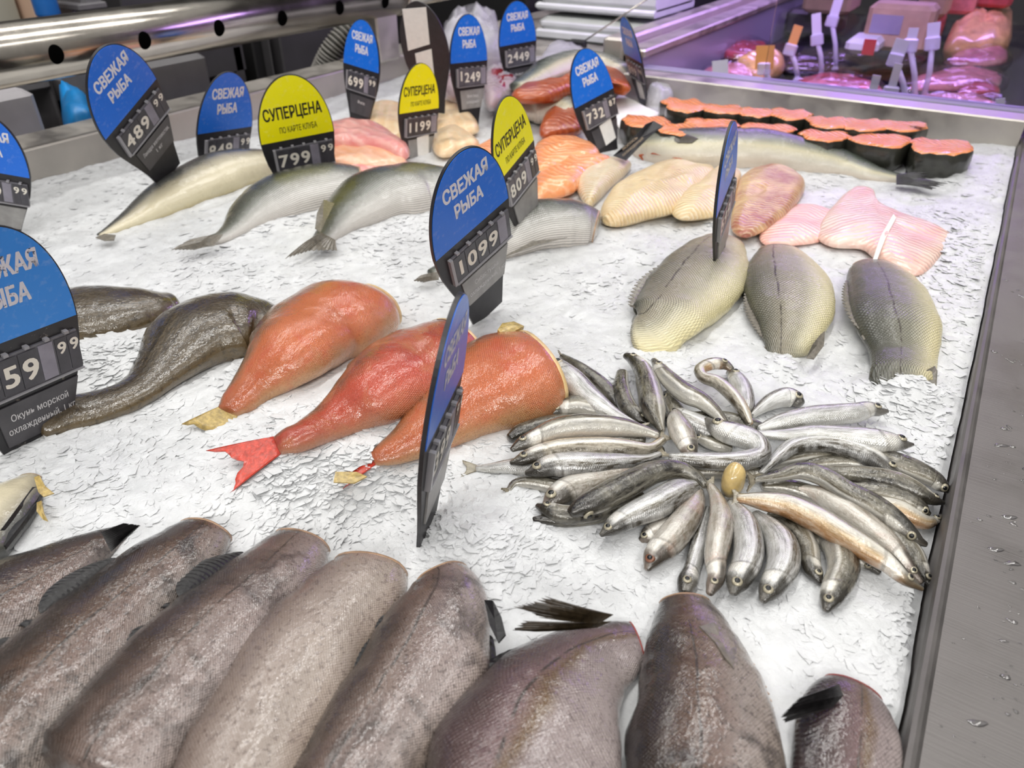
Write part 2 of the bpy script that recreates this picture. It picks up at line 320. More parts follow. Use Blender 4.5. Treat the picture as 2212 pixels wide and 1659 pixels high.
    M['fin_smelt'] = plain('translucent_fin', S(150, 142, 124), .25, 0, .3, 300, .4, Coat_Weight=.4)
    M['skin_side'] = plain('steak_skin', S(44, 44, 38), .3, 0, .4, 60, .3, Coat_Weight=.5)
    M['steak'] = flesh('salmon_steak_flesh', S(238, 134, 72), S(244, 156, 96), S(250, 204, 168), 420, 1.2, .6, .22, bmp=.9)
    M['trout_fillet'] = flesh('orange_trout_flesh', S(244, 150, 92), S(250, 170, 116), S(252, 206, 170), 420, .7, .45, .26)
    M['salmon_cut'] = flesh('deep_salmon_flesh', S(176, 84, 34), S(160, 70, 40), S(214, 130, 80), 420, .6, .3, .3)
    M['cod_fillet'] = flesh('cream_cod_flesh', S(232, 208, 160), S(214, 184, 138), S(246, 236, 212), 820, .6, .6, .3, bmp=.6)
    M['cod_white'] = flesh('white_cod_flesh', S(226, 212, 182), S(210, 186, 142), S(250, 246, 236), 860, .6, .7, .3, bmp=.6)
    M['cod_brown'] = flesh('browned_cod_flesh', S(226, 192, 142), S(172, 104, 86), S(240, 220, 184), 820, .6, .65, .3, bmp=.6)
    M['tilapia'] = flesh('pink_tilapia_flesh', S(240, 214, 200), S(232, 180, 166), S(246, 226, 214), 620, .6, .4, .28)
    M['tilapia_red'] = flesh('rosy_tilapia_flesh', S(236, 176, 162), S(240, 202, 188), S(248, 222, 210), 620, .6, .4, .28)
    M['pink_fillet'] = flesh('pink_fish_flesh', S(236, 176, 164), S(224, 140, 136), S(244, 206, 194), 300, .0, .55, .3, True)
    M['orange_fillet'] = flesh('peach_fish_flesh', S(228, 160, 112), S(236, 186, 156), S(244, 206, 180), 300, .0, .45, .3, True)
    M['pale_fillet'] = flesh('straw_fish_flesh', S(238, 214, 176), S(230, 196, 152), S(246, 230, 200), 300, .0, .4, .3, True)
    M['tuna'] = plain('dark_red_flesh', S(150, 20, 40), .25, 0, .3, 40, .2, Coat_Weight=.8)
    M['meat'] = plain('red_meat', S(190, 62, 70), .3, 0, .35, 45, .4, Coat_Weight=.6)
    M['pork'] = plain('pale_pink_meat', S(222, 140, 140), .3, 0, .25, 45, .3, Coat_Weight=.6)
    M['poultry'] = plain('yellow_skinned_poultry', S(226, 176, 112), .35, 0, .25, 30, .3, Coat_Weight=.6)
    # things around
    t = NT('clear_film'); n = t.noise(35, t.obj(), 3, .5, 1.0)
    tr = t.node('ShaderNodeBsdfTransparent', {'Color': (.97, .97, .98, 1)}); gl = t.node('ShaderNodeBsdfPrincipled', {'Base Color': S(226, 224, 230), 'Roughness': .18, 'Normal': t.bump(n, .6, .006)})
    mx = t.node('ShaderNodeMixShader', {0: .42, 1: tr.outputs[0], 2: gl.outputs[0]}); t.t.links.new(mx.outputs[0], t.out.inputs[0]); M['film'] = t.m
    t = NT('shiny_wrap'); n = t.noise(28, t.obj(), 3, .5, 1.5)
    tr = t.node('ShaderNodeBsdfTransparent', {'Color': (.96, .96, .98, 1)}); gl = t.node('ShaderNodeBsdfGlossy', {'Roughness': .08, 'Normal': t.bump(n, .7, .006)})
    mx = t.node('ShaderNodeMixShader', {0: .16, 1: tr.outputs[0], 2: gl.outputs[0]}); t.t.links.new(mx.outputs[0], t.out.inputs[0]); M['wrap'] = t.m
    t = NT('glass_pane'); tr = t.node('ShaderNodeBsdfTransparent', {'Color': (.93, .92, .97, 1)}); gl = t.node('ShaderNodeBsdfGlossy', {'Roughness': .03})
    fr = t.node('ShaderNodeFresnel', {'IOR': 1.45}); mx = t.node('ShaderNodeMixShader', {0: t.math('MULTIPLY', fr.outputs[0], .8), 1: tr.outputs[0], 2: gl.outputs[0]})
    t.t.links.new(mx.outputs[0], t.out.inputs[0]); M['glass'] = t.m
    t = NT('clear_acrylic'); tr = t.node('ShaderNodeBsdfTransparent', {'Color': (.9, .9, .95, 1)}); gl = t.node('ShaderNodeBsdfPrincipled', {'Base Color': S(236, 232, 246), 'Roughness': .08})
    mx = t.node('ShaderNodeMixShader', {0: .62, 1: tr.outputs[0], 2: gl.outputs[0]}); t.t.links.new(mx.outputs[0], t.out.inputs[0]); M['acrylic'] = t.m
    t = NT('water_drop'); tr = t.node('ShaderNodeBsdfTransparent', {'Color': (.94, .94, .95, 1)}); gl = t.node('ShaderNodeBsdfGlossy', {'Roughness': .02})
    fr = t.node('ShaderNodeFresnel', {'IOR': 1.6}); mx = t.node('ShaderNodeMixShader', {0: t.math('ADD', fr.outputs[0], .12), 1: tr.outputs[0], 2: gl.outputs[0]})
    t.t.links.new(mx.outputs[0], t.out.inputs[0]); M['water'] = t.m
    M['dark_grey'] = plain('dark_grey_paint', S(64, 62, 64), .5, 0, .15, 12)
    M['near_black'] = plain('near_black_paint_and_shade', S(22, 21, 22), .6)
    M['hole_black'] = plain('painted_hole_black', (0.002, 0.002, 0.002, 1), 1.0, Specular_IOR_Level=0.0)
    M['mid_grey'] = plain('mid_grey_plastic', S(104, 102, 104), .5, 0, .1, 20)
    M['pale_grey'] = plain('pale_grey_plastic', S(176, 172, 176), .5, 0, .08, 20)
    M['beige'] = plain('beige_panel', S(168, 164, 150), .5)
    M['foam'] = plain('white_foam', S(228, 230, 228), .6, 0, .05, 20, .1)
    M['blue_bag'] = plain('blue_plastic', S(24, 128, 196), .3, 0, .25, 20, .4)
    M['bottle_blue'] = plain('blue_bottle_plastic', S(40, 110, 190), .3)
    M['peach'] = plain('peach_cardboard', S(214, 180, 156), .6)
    M['kraft'] = plain('kraft_paper', S(188, 158, 128), .7, 0, .15, 20, .3)
    M['case_white'] = plain('white_case_lining', S(150, 146, 164), .3)
    M['case_floor'] = plain('dark_case_floor', S(44, 40, 52), .25, 0, .3, 20)
    M['black_tray'] = plain('black_food_tray', S(26, 24, 28), .25)
    M['tag_white'] = plain('white_tag_card', S(226, 222, 234), .4); M['tag_orange'] = plain('orange_tag_card', S(240, 170, 96), .4)
    M['hose_dark'] = plain('dark_hose', S(40, 40, 30), .5); M['hose_ring'] = plain('grey_hose_ring', S(140, 136, 130), .4)
    M['floor'] = plain('grey_floor_tile', S(92, 88, 84), .4, 0, .15, 6)
    M['wall'] = plain('grey_wall_paint', S(80, 78, 78), .6)
    M['red_print'] = plain('red_print', S(186, 40, 50), .4)
make_materials()

# ------------------------------------------------------------------ object helpers
def tag(o, label=None, cat=None, group=None, kind=None):
    if label: o['label'] = label
    if cat: o['category'] = cat
    if group: o['group'] = group
    if kind: o['kind'] = kind
    return o
def empty(name, loc, label, cat, group=None):
    o = bpy.data.objects.new(name, None); COL.objects.link(o); o.location = tuple(float(c) for c in loc)
    o.empty_display_size = .02
    return tag(o, label, cat, group)
def mesh(name, verts, faces, mat, parent=None, smooth=True, st=None, mt=None, matidx=None):
    verts = np.asarray(verts, float)
    if parent is not None and parent.type == 'EMPTY' and parent.get('_own') is None: off = np.array(parent.location)
    elif parent is not None: off = np.array(parent.get('_off', (0, 0, 0)))
    else: off = verts.mean(0); off[2] = verts[:, 2].min()
    me = bpy.data.meshes.new(name); me.from_pydata((verts - off).tolist(), [], faces)
    mats = mat if isinstance(mat, (list, tuple)) else [mat]
    for m in mats: me.materials.append(m)
    if matidx is not None: me.polygons.foreach_set('material_index', np.asarray(matidx, np.int32))
    me.polygons.foreach_set('use_smooth', np.full(len(me.polygons), bool(smooth)))
    for nm, d in (('st', st), ('mt', mt)):
        if d is not None:
            a = me.attributes.new(nm, 'FLOAT_VECTOR', 'POINT'); q = np.zeros((len(verts), 3)); q[:, :2] = d
            a.data.foreach_set('vector', q.ravel())
    me.update()
    o = bpy.data.objects.new(name, me); COL.objects.link(o)
    if parent is not None:
        o.parent = parent
        o['_off'] = tuple(off) if parent.type == 'EMPTY' else tuple(off)
    else:
        o.location = tuple(off); o['_off'] = tuple(off)
    return o
class MB:
    """Collects shapes into one mesh."""
    def __init__(s): s.v, s.f, s.mi = [], [], []
    def add(s, v, f, mi=0):
        b = len(s.v); s.v += [tuple(map(float, p)) for p in v]; s.f += [tuple(b + i for i in q) for q in f]; s.mi += [mi] * len(f); return s
    def box(s, lo, hi, mi=0, R=None, c=None, bev=0.0):
        lo = np.array(lo, float); hi = np.array(hi, float)
        if bev <= 0:
            v = [(x, y, z) for z in (lo[2], hi[2]) for y in (lo[1], hi[1]) for x in (lo[0], hi[0])]
            f = [(0, 2, 3, 1), (4, 5, 7, 6), (0, 1, 5, 4), (2, 6, 7, 3), (0, 4, 6, 2), (1, 3, 7, 5)]
        else:
            b = min(bev, *(0.49 * (hi - lo))); v = []; f = []
            def ring(x0, x1, y0, y1, z):
                k = len(v); cc = [(x0 + b, y0), (x1 - b, y0), (x1, y0 + b), (x1, y1 - b), (x1 - b, y1), (x0 + b, y1), (x0, y1 - b), (x0, y0 + b)]
                v.extend([(x, y, z) for x, y in cc]); return list(range(k, k + 8))
            r = [ring(lo[0] + b, hi[0] - b, lo[1] + b, hi[1] - b, lo[2]), ring(lo[0], hi[0], lo[1], hi[1], lo[2] + b),
                 ring(lo[0], hi[0], lo[1], hi[1], hi[2] - b), ring(lo[0] + b, hi[0] - b, lo[1] + b, hi[1] - b, hi[2])]
            f.append(tuple(r[0][::-1])); f.append(tuple(r[3]))
            for a, c2 in zip(r, r[1:]): f += [(a[i], a[(i + 1) % 8], c2[(i + 1) % 8], c2[i]) for i in range(8)]
        v = np.array(v)
        if R is not None: v = v @ np.array(R).T
        if c is not None: v = v + np.array(c)
        return s.add(v, f, mi)
    def tube(s, pts, rad, n=16, mi=0, caps=True):
        pts = [np.array(p, float) for p in pts]; rad = [rad] * len(pts) if np.isscalar(rad) else rad
        v = []; f = []; ref = None
        for i, p in enumerate(pts):
            t = pts[min(i + 1, len(pts) - 1)] - pts[max(i - 1, 0)]; t /= np.linalg.norm(t)
            if ref is None: ref = np.cross(t, [0, 0, 1.0]) if abs(t[2]) < .9 else np.cross(t, [1.0, 0, 0])
            a = ref - t * (ref @ t); a /= np.linalg.norm(a); ref = a; b = np.cross(t, a)
            v += [p + rad[i] * (math.cos(2 * math.pi * k / n) * a + math.sin(2 * math.pi * k / n) * b) for k in range(n)]
        for i in range(len(pts) - 1):
            f += [(i * n + k, i * n + (k + 1) % n, (i + 1) * n + (k + 1) % n, (i + 1) * n + k) for k in range(n)]
        if caps: f += [tuple(range(n))[::-1], tuple(range((len(pts) - 1) * n, len(pts) * n))]
        return s.add(v, f, mi)
    def prism(s, poly, z0, z1, R=None, c=None, mi=0):
        n = len(poly); v = np.array([(x, y, z0) for x, y in poly] + [(x, y, z1) for x, y in poly], float)
        if R is not None: v = v @ np.array(R).T
        if c is not None: v = v + np.array(c)
        f = [tuple(range(n))[::-1], tuple(range(n, 2 * n))] + [(i, (i + 1) % n, n + (i + 1) % n, n + i) for i in range(n)]
        return s.add(v, f, mi)
    def build(s, name, mat, parent=None, smooth=False):
        return mesh(name, s.v, s.f, mat, parent, smooth, matidx=s.mi)
def norm(a): return a / (np.linalg.norm(a, axis=-1, keepdims=True) + 1e-12)
def catmull(pts, n):
    p = np.array(pts, float); d = np.sqrt(((p[1:, :2] - p[:-1, :2]) ** 2).sum(1)) ** .5
    t = np.concatenate([[0], np.cumsum(d)]); x = np.linspace(0, t[-1], n * 6); k = len(p)
    m = np.zeros_like(p)
    for i in range(k):
        a, b = max(i - 1, 0), min(i + 1, k - 1); m[i] = (p[b] - p[a]) / (t[b] - t[a])
    out = []
    for q in x:
        i = min(np.searchsorted(t, q, 'right') - 1, k - 2); h = t[i + 1] - t[i]; s_ = (q - t[i]) / h
        out.append((2 * s_ ** 3 - 3 * s_ ** 2 + 1) * p[i] + (s_ ** 3 - 2 * s_ ** 2 + s_) * h * m[i] + (-2 * s_ ** 3 + 3 * s_ ** 2) * p[i + 1] + (s_ ** 3 - s_ ** 2) * h * m[i + 1])
    out = np.array(out); L = np.concatenate([[0], np.cumsum(np.sqrt(((out[1:, :2] - out[:-1, :2]) ** 2).sum(1)))])
    g = np.linspace(0, L[-1], n)
    return np.stack([np.interp(g, L, out[:, j]) for j in range(p.shape[1])], 1)

class Loft:
    """Body swept along a spine. pts: (u, v, half width px, height above bed m) from head to tail, traced on the photo."""
    def __init__(s, pts, r=.7, side=1, roll=0., sink=.25, zb=None, n=40, m=24, lump=.03, seed=0, flat=0.0, sm=5):
        pts = [tuple(p) + (0.,) * (4 - len(p)) for p in pts]
        q = catmull(pts, n); u, v, hw, dz = q.T; hw = np.maximum(hw, 1.0)
        b = np.full(n, .02); base = None
        for it in range(4):
            g = np.array([P(a, c, .01) for a, c in zip(u, v)]) if base is None else cen
            base = (ice_h(g[:, 0], g[:, 1]) if zb is None else np.full(n, zb)) + dz
            z = base + b * (1 - 2 * sink)
            if sm:
                k = np.ones(sm) / sm; zp = np.pad(z, sm // 2, mode='edge'); z = np.convolve(zp, k, 'valid')
            cen = np.array([P(a, c, zz) for a, c, zz in zip(u, v, z)])
            T = norm(np.gradient(cen, axis=0)); Sd = norm(np.cross(np.array([0, 0, 1.0]), T)); Uv = np.cross(T, Sd)
            im = np.array([proj(c) for c in cen]); ti = norm(np.gradient(im, axis=0)); ni = np.stack([-ti[:, 1], ti[:, 0]], 1)
            e = 1e-3
            p1 = np.array([((proj(c + e * d) - proj(c)) / e) @ k2 for c, d, k2 in zip(cen, Sd, ni)])
            p2 = np.array([((proj(c + e * d) - proj(c)) / e) @ k2 for c, d, k2 in zip(cen, Uv, ni)])
            a_ = hw / np.sqrt(p1 ** 2 + (r * p2) ** 2)
            kk = np.ones(3) / 3; a_ = np.convolve(np.pad(a_, 1, mode='edge'), kk, 'valid'); b = r * a_
        s.c, s.T, s.S, s.U, s.a, s.b, s.n, s.m = cen, T, Sd, Uv, a_, b, n, m
        s.phi = roll if side > 0 else math.pi - roll
        th = np.linspace(0, 2 * math.pi, m, endpoint=False); s.th = th
        ct, sn = np.cos(th), np.sin(th)
        L = np.concatenate([[0], np.cumsum(np.linalg.norm(np.diff(cen, axis=0), axis=1))]); s.L = L
        V = np.zeros((n, m, 3)); ST = np.zeros((n, m, 2)); MT = np.zeros((n, m, 2))
        ii, jj = np.meshgrid(np.arange(n), np.arange(m), indexing='ij')
        lp = 1 + lump * 2 * (vnoise(L[ii] * 38 + seed * 7.1, np.cos(th)[jj] * 1.7 + seed * 3.3 + 20, seed) +
                             .5 * vnoise(L[ii] * 110 + seed, np.sin(th)[jj] * 3 + 40, seed + 5))
        snz = np.where(sn < 0, sn * (1 - flat), sn)
        V = cen[:, None, :] + (a_[:, None] * lp * ct[None])[..., None] * Sd[:, None, :] + (b[:, None] * lp * snz[None])[..., None] * Uv[:, None, :]
        tv = (1 - np.cos(th - s.phi)) / 2
        ST[..., 0] = (L / L[-1])[:, None]; ST[..., 1] = tv[None]
        MT[..., 0] = L[:, None]; MT[..., 1] = a_.mean() * 2 * (tv[None] - .5) * 1.3
        s.V, s.ST, s.MT = V, ST, MT
    def body(s, name, mat, parent, cap0=True, cap1=True, dome0=.5, dome1=.5):
        n, m = s.n, s.m; v = s.V.reshape(-1, 3); st = s.ST.reshape(-1, 2); mt = s.MT.reshape(-1, 2)
        f = [(i * m + k, (i + 1) * m + k, (i + 1) * m + (k + 1) % m, i * m + (k + 1) % m) for i in range(n - 1) for k in range(m)]
        v = list(v); st = list(st); mt = list(mt)
        for cap, i, sg, dm in ((cap0, 0, -1, dome0), (cap1, n - 1, 1, dome1)):
            if not cap: continue
            prev = [i * m + k for k in range(m)]
            for q in (.8, .5):
                k0 = len(v)
                for k in range(m):
                    v.append(s.c[i] + (s.V[i, k] - s.c[i]) * q + sg * s.T[i] * s.b[i] * dm * math.sqrt(1 - q * q)); st.append(s.ST[i, k]); mt.append(s.MT[i, k])
                cur = list(range(k0, k0 + m))
                f += [(prev[k], prev[(k + 1) % m], cur[(k + 1) % m], cur[k]) if sg < 0 else (prev[k], cur[k], cur[(k + 1) % m], prev[(k + 1) % m]) for k in range(m)]
                prev = cur
            v.append(s.c[i] + sg * s.T[i] * s.b[i] * dm); st.append((s.ST[i, 0, 0], .5)); mt.append(s.MT[i].mean(0)); e = len(v) - 1
            f += [(prev[k], prev[(k + 1) % m], e) if sg < 0 else (prev[(k + 1) % m], prev[k], e) for k in range(m)]
        return mesh(name, v, f, mat, parent, True, st, mt)
    def cut(s, mat, parent, name='cut_face', i=0, inset=.06, rim=1.004):
        m = s.m; sg = -1 if i == 0 else 1; v = []; f = []; R = []
        for q, d in ((rim, -.03), (rim, .08), (.9, .08), (.55, -inset * 3), (.25, -inset * 4)):
            R.append(list(range(len(v), len(v) + m)))
            for k in range(m): v.append(s.c[i] + (s.V[i, k] - s.c[i]) * q + sg * s.T[i] * s.b[i] * d)
        v.append(s.c[i] - sg * s.T[i] * s.b[i] * inset * 4)
        for A, B in zip(R, R[1:]): f += [(A[k], A[(k + 1) % m], B[(k + 1) % m], B[k]) for k in range(m)]
        f += [(R[-1][k], R[-1][(k + 1) % m], len(v) - 1) for k in range(m)]
        return mesh(name, v, f, mat, parent, True)
    def dorsal(s, i): return math.cos(s.phi) * s.S[i] + math.sin(s.phi) * s.U[i]
    def tail(s, mat, parent, L, spread, name='tail_fin', fork=.5, tw=0.0, thick=.0007, i=None):
        i = s.n - 1 if i is None else i; c, T = s.c[i], s.T[i]; D = s.dorsal(i); D = norm(D * math.cos(tw) + np.cross(T, D) * math.sin(tw)); N = np.cross(T, D)
        w = max(s.a[i], .0015)
        out = []; K = 13
        for k in range(K):
            x = k / (K - 1) * 2 - 1
            out.append((x * w * .8, -w * .3)); 
        top = [(x * spread * (1 if abs(x) > .2 else 1), L * (fork + (1 - fork) * abs(x) ** 1.3) * (1 + .06 * math.sin(9 * x + i))) for x in np.linspace(-1, 1, K)]
        v = []; f = []
        for row in range(6):
            t = row / 5
            for k in range(K):
                a = np.array(out[k]) * (1 - t) + np.array(top[k]) * t; x = a[0]; y = a[1]
                rid = thick * .8 * (1 if k % 2 else -1) * t
                bendz = -.10 * L * t * t
                v.append(c + D * x + T * y + N * rid + np.array([0, 0, bendz * .5]))
        nv = len(v); v += [p - N * thick * 1.5 for p in v]
        for r_ in range(5):
            for k in range(K - 1):
                q = (r_ * K + k, r_ * K + k + 1, (r_ + 1) * K + k + 1, (r_ + 1) * K + k)
                f.append(q); f.append(tuple(nv + z for z in q[::-1]))
        edge = [k for k in range(K)] + [r_ * K + K - 1 for r_ in range(1, 6)] + [5 * K + k for k in range(K - 2, -1, -1)] + [r_ * K for r_ in range(4, 0, -1)]
        f += [(edge[k], edge[(k + 1) % len(edge)], nv + edge[(k + 1) % len(edge)], nv + edge[k]) for k in range(len(edge))]
        return mesh(name, v, f, mat, parent, True)
    def ridge(s, mat, parent, s0, s1, h, lean=.5, name='fin', dth=0.0, spiky=0.0, n=40):
        """A low fin that runs along the back (dth = 0) or the belly (dth = pi) and leans over."""
        th = s.phi + dth; v = []; f = []; K = 5
        for i in range(n):
            q = i / (n - 1); x = (s0 + (s1 - s0) * q) * (s.n - 1); a = int(min(x, s.n - 2)); w = x - a
            I = lambda A: A[a] * (1 - w) + A[a + 1] * w
            d = norm(math.cos(th) * I(s.S) + math.sin(th) * I(s.U)); c = I(s.c) + .93 * (I(s.a) * math.cos(th) * I(s.S) + I(s.b) * math.sin(th) * I(s.U))
            hh = h * math.sin(math.pi * min(1, q * 1.15 + .05)) ** .6 * (1 + spiky * (1 if i % 2 else -1)) if q < .9 else h * .35
            back = I(s.T)
            for k in range(K):
                t = k / (K - 1); off = d * hh * t + back * hh * lean * t * t + np.array([0, 0, .12 * hh * math.sin(t * 3)])
                v.append(c + off + np.cross(d, back) * (.00025 * (1 if i % 2 else -1)))
        nv = len(v); nn = np.array([0, 0, .0008]); v += [p - nn for p in v]
        for i in range(n - 1):
            for k in range(K - 1):
                q = (i * K + k, (i + 1) * K + k, (i + 1) * K + k + 1, i * K + k + 1); f.append(q); f.append(tuple(nv + z for z in q[::-1]))
        f += [(i * K + K - 1, (i + 1) * K + K - 1, nv + (i + 1) * K + K - 1, nv + i * K + K - 1) for i in range(n - 1)]
        return mesh(name, v, f, mat, parent, False)
    def eye(s, sfrac, tval, size, parent, rim):
        i = int(round(sfrac * (s.n - 1))); dl = math.acos(1 - 2 * tval)
        best = None
        for th in (s.phi + dl, s.phi - dl):
            p = s.c[i] + s.a[i] * math.cos(th) * s.S[i] + s.b[i] * math.sin(th) * s.U[i]
            nn = norm(math.cos(th) / s.a[i] * s.S[i] + math.sin(th) / s.b[i] * s.U[i]); vis = nn @ norm(CAM - p)
            if best is None or vis > best[0]: best = (vis, p, nn)
        if best[0] < .12: return
        _, p, nn = best; t = norm(np.cross(nn, s.T[i])); w = np.cross(nn, t)
        def disc(name, rad, hgt, lift, mat, par):
            v = []; f = []; K = 18; R = 4
            for r_ in range(R + 1):
                q = r_ / R
                for k in range(K):
                    a = 2 * math.pi * k / K; v.append(p + nn * (lift + hgt * (1 - q * q)) + rad * q * (math.cos(a) * t + math.sin(a) * w))
            f = [(r_ * K + k, (r_ + 1) * K + k, (r_ + 1) * K + (k + 1) % K, r_ * K + (k + 1) % K) for r_ in range(R) for k in range(K)]
            v += [p - nn * rad * .4]; f += [(R * K + (k + 1) % K, R * K + k, len(v) - 1) for k in range(K)]
            return mesh(name, v, f, mat, par, True)
        e = disc('eye', size, size * .38, -size * .05, rim, parent)
        disc('pupil', size * .5, size * .14, size * .30, M['pupil'], e)
        return e

def plate(name, poly, mat, parent, thick=.0012, sag=0.0, ridges=0):
    """A thin fin or leaf from traced corners (u, v, height)."""
    pts = np.array([P(u, v, z) for u, v, z in poly]); n = len(pts); c = pts.mean(0)
    nn = norm(np.cross(pts[1] - pts[0], pts[2] - pts[0])); nn = nn if nn[2] > 0 else -nn
    v = []; R = []
    rings = (1.0, .8, .55, .3)
    for q in rings:
        R.append(list(range(len(v), len(v) + n)))
        for k, p in enumerate(pts): v.append(c + (p - c) * q + nn * (sag * (1 - q * q) + (ridges * (1 if k % 2 else -1) * q)))
    v.append(c + nn * sag); e = len(v) - 1; nv = len(v); f = []
    for A, B in zip(R, R[1:]): f += [(A[k], A[(k + 1) % n], B[(k + 1) % n], B[k]) for k in range(n)]
    f += [(R[-1][k], R[-1][(k + 1) % n], e) for k in range(n)]
    f += [tuple(nv + x for x in q[::-1]) for q in f]; v += [p - nn * thick for p in v]
    f += [(R[0][(k + 1) % n], R[0][k], nv + R[0][k], nv + R[0][(k + 1) % n]) for k in range(n)]
    return mesh(name, v, f, mat, parent, False)
def fan(name, base, tip, mat, parent, K=25, rows=6, ridge=.0005, jag=.07, thick=.0008, seed=0):
    """A rayed fin spread between a root line and a ragged tip line, both traced (u, v, height)."""
    def res(poly):
        p = np.array([P(u, v, z) for u, v, z in poly]); L = np.concatenate([[0], np.cumsum(np.linalg.norm(np.diff(p, axis=0), axis=1))])
        return np.stack([np.interp(np.linspace(0, L[-1], K), L, p[:, j]) for j in range(3)], 1)
    A, B = res(base), res(tip); rs = np.random.RandomState(seed + 3); B = A + (B - A) * (1 - jag * rs.rand(K) * 2 * (np.arange(K) % 2))[:, None]
    n = norm(np.cross(B[-1] - A[0], B[0] - A[-1])); n = n if n[2] > 0 else -n; v = []; f = []
    for r in range(rows):
        t = r / (rows - 1); v += [A[k] + (B[k] - A[k]) * t + n * (ridge * (1 if k % 2 else -1) * min(1, t * 3) + .10 * np.linalg.norm(B[k] - A[k]) * math.sin(math.pi * t) * .5) for k in range(K)]
    nv = len(v); v += [p - n * thick for p in v]
    for r in range(rows - 1):
        for k in range(K - 1):
            q = (r * K + k, r * K + k + 1, (r + 1) * K + k + 1, (r + 1) * K + k); f.append(q); f.append(tuple(nv + z for z in q[::-1]))
    e = list(range(K)) + [r * K + K - 1 for r in range(1, rows)] + [(rows - 1) * K + k for k in range(K - 2, -1, -1)] + [r * K for r in range(rows - 2, 0, -1)]
    f += [(e[k], e[(k + 1) % len(e)], nv + e[(k + 1) % len(e)], nv + e[k]) for k in range(len(e))]
    return mesh(name, v, f, mat, parent, False)
def plate_on(L, name, poly, mat, parent, lift=.001, **k):
    """A patch lying on the visible side of a body, traced corners (u, v)."""
    V = L.V.reshape(-1, 3); N = norm(np.cos(L.th)[None, :, None] * L.S[:, None] / L.a[:, None, None] + np.sin(L.th)[None, :, None] * L.U[:, None] / L.b[:, None, None]).reshape(-1, 3)
    vis = (N * norm(CAM - V)).sum(1) > .05; V = V[vis]; uv = np.array([proj(p) for p in V]); out = []
    for u, v in poly:
        d2 = ((uv - (u, v)) ** 2).sum(1); k4 = np.argsort(d2)[:4]; w = 1 / (d2[k4] + 4); p = (V[k4] * w[:, None]).sum(0) / w.sum()
        r = _ray(u, v); q = CAM + r * (((p - CAM) @ FWD) / (r @ FWD)) + norm(CAM - p) * lift; out.append((u, v, q[2]))
    return plate(name, out, mat, parent, **k)
def smooth_closed(pts, per=4):
    p = np.array(pts, float); n = len(p); out = []
    for i in range(n):
        a, b, c, d = p[i - 1], p[i], p[(i + 1) % n], p[(i + 2) % n]
        for k in range(per):
            t = k / per; out.append(.5 * ((2 * b) + (c - a) * t + (2 * a - 5 * b + 4 * c - d) * t * t + (3 * b - 3 * c + d - a) * t ** 3))
    return np.array(out)
def slab(name, outline, mat, thick, parent=None, dz=0.0, per=4, lump=.15, seed=0, edge=.45, zb=None, ax=None, wave=0.0):
    """A fillet or slab lying on the bed: traced outline (u, v), real thickness, domed top."""
    o2 = smooth_closed(outline, per); n = len(o2)
    ctr = P(*np.mean(o2, 0), .01); base = (H1(ctr[0], ctr[1]) if zb is None else zb) + dz
    edgez = base + thick * edge
    pts = np.array([P(u, v, edgez) for u, v in o2]); c = pts.mean(0)
    ax = norm(pts[np.argmax(((pts - c) ** 2).sum(1))] - c) if ax is None else norm(P(*ax[1], base) - P(*ax[0], base)); ay = np.cross([0, 0, 1.0], ax)
    v = []; f = []; R = []
    K = 9
    def ring(q, zf):
        R.append(list(range(len(v), len(v) + n)))
        for k in range(n):
            p = c + (pts[k] - c) * q
            w = 1 + lump * 2 * vnoise(np.array([p[0] * 45 + seed * 9.3]), np.array([p[1] * 45]), seed)[0]
            ww = wave * vnoise(np.array([p[0] * 22 + seed]), np.array([p[1] * 22]), seed + 3)[0]
            v.append((p[0], p[1], base + thick * zf * (w if zf > edge else 1) + (ww if zf >= edge * .9 else 0)))
    ring(.94, 0.0); ring(1.0, edge * .6); ring(1.0, edge)
    for q in (.95, .88, .78, .64, .46, .26, .1): ring(q, edge + (1 - edge) * math.sqrt(max(0, 1 - q ** 3)))
    v.append((c[0], c[1], base + thick + 0)); e = len(v) - 1
    for A, B in zip(R, R[1:]): f += [(A[k], A[(k + 1) % n], B[(k + 1) % n], B[k]) for k in range(n)]
    f += [(R[-1][k], R[-1][(k + 1) % n], e) for k in range(n)]; f.append(tuple(R[0][::-1]))
    V = np.array(v); V[-1, 2] = V[R[-1], 2].mean()
    if ((pts[:, 0] * np.roll(pts[:, 1], -1) - np.roll(pts[:, 0], -1) * pts[:, 1]).sum()) < 0: f = [q[::-1] for q in f]
    d = V - c; mt = np.stack([d @ ax, d @ ay], 1); ex = np.abs(mt).max(0) + 1e-6
    return mesh(name, V, f, mat, parent, True, mt / ex / 2 + .5, mt)
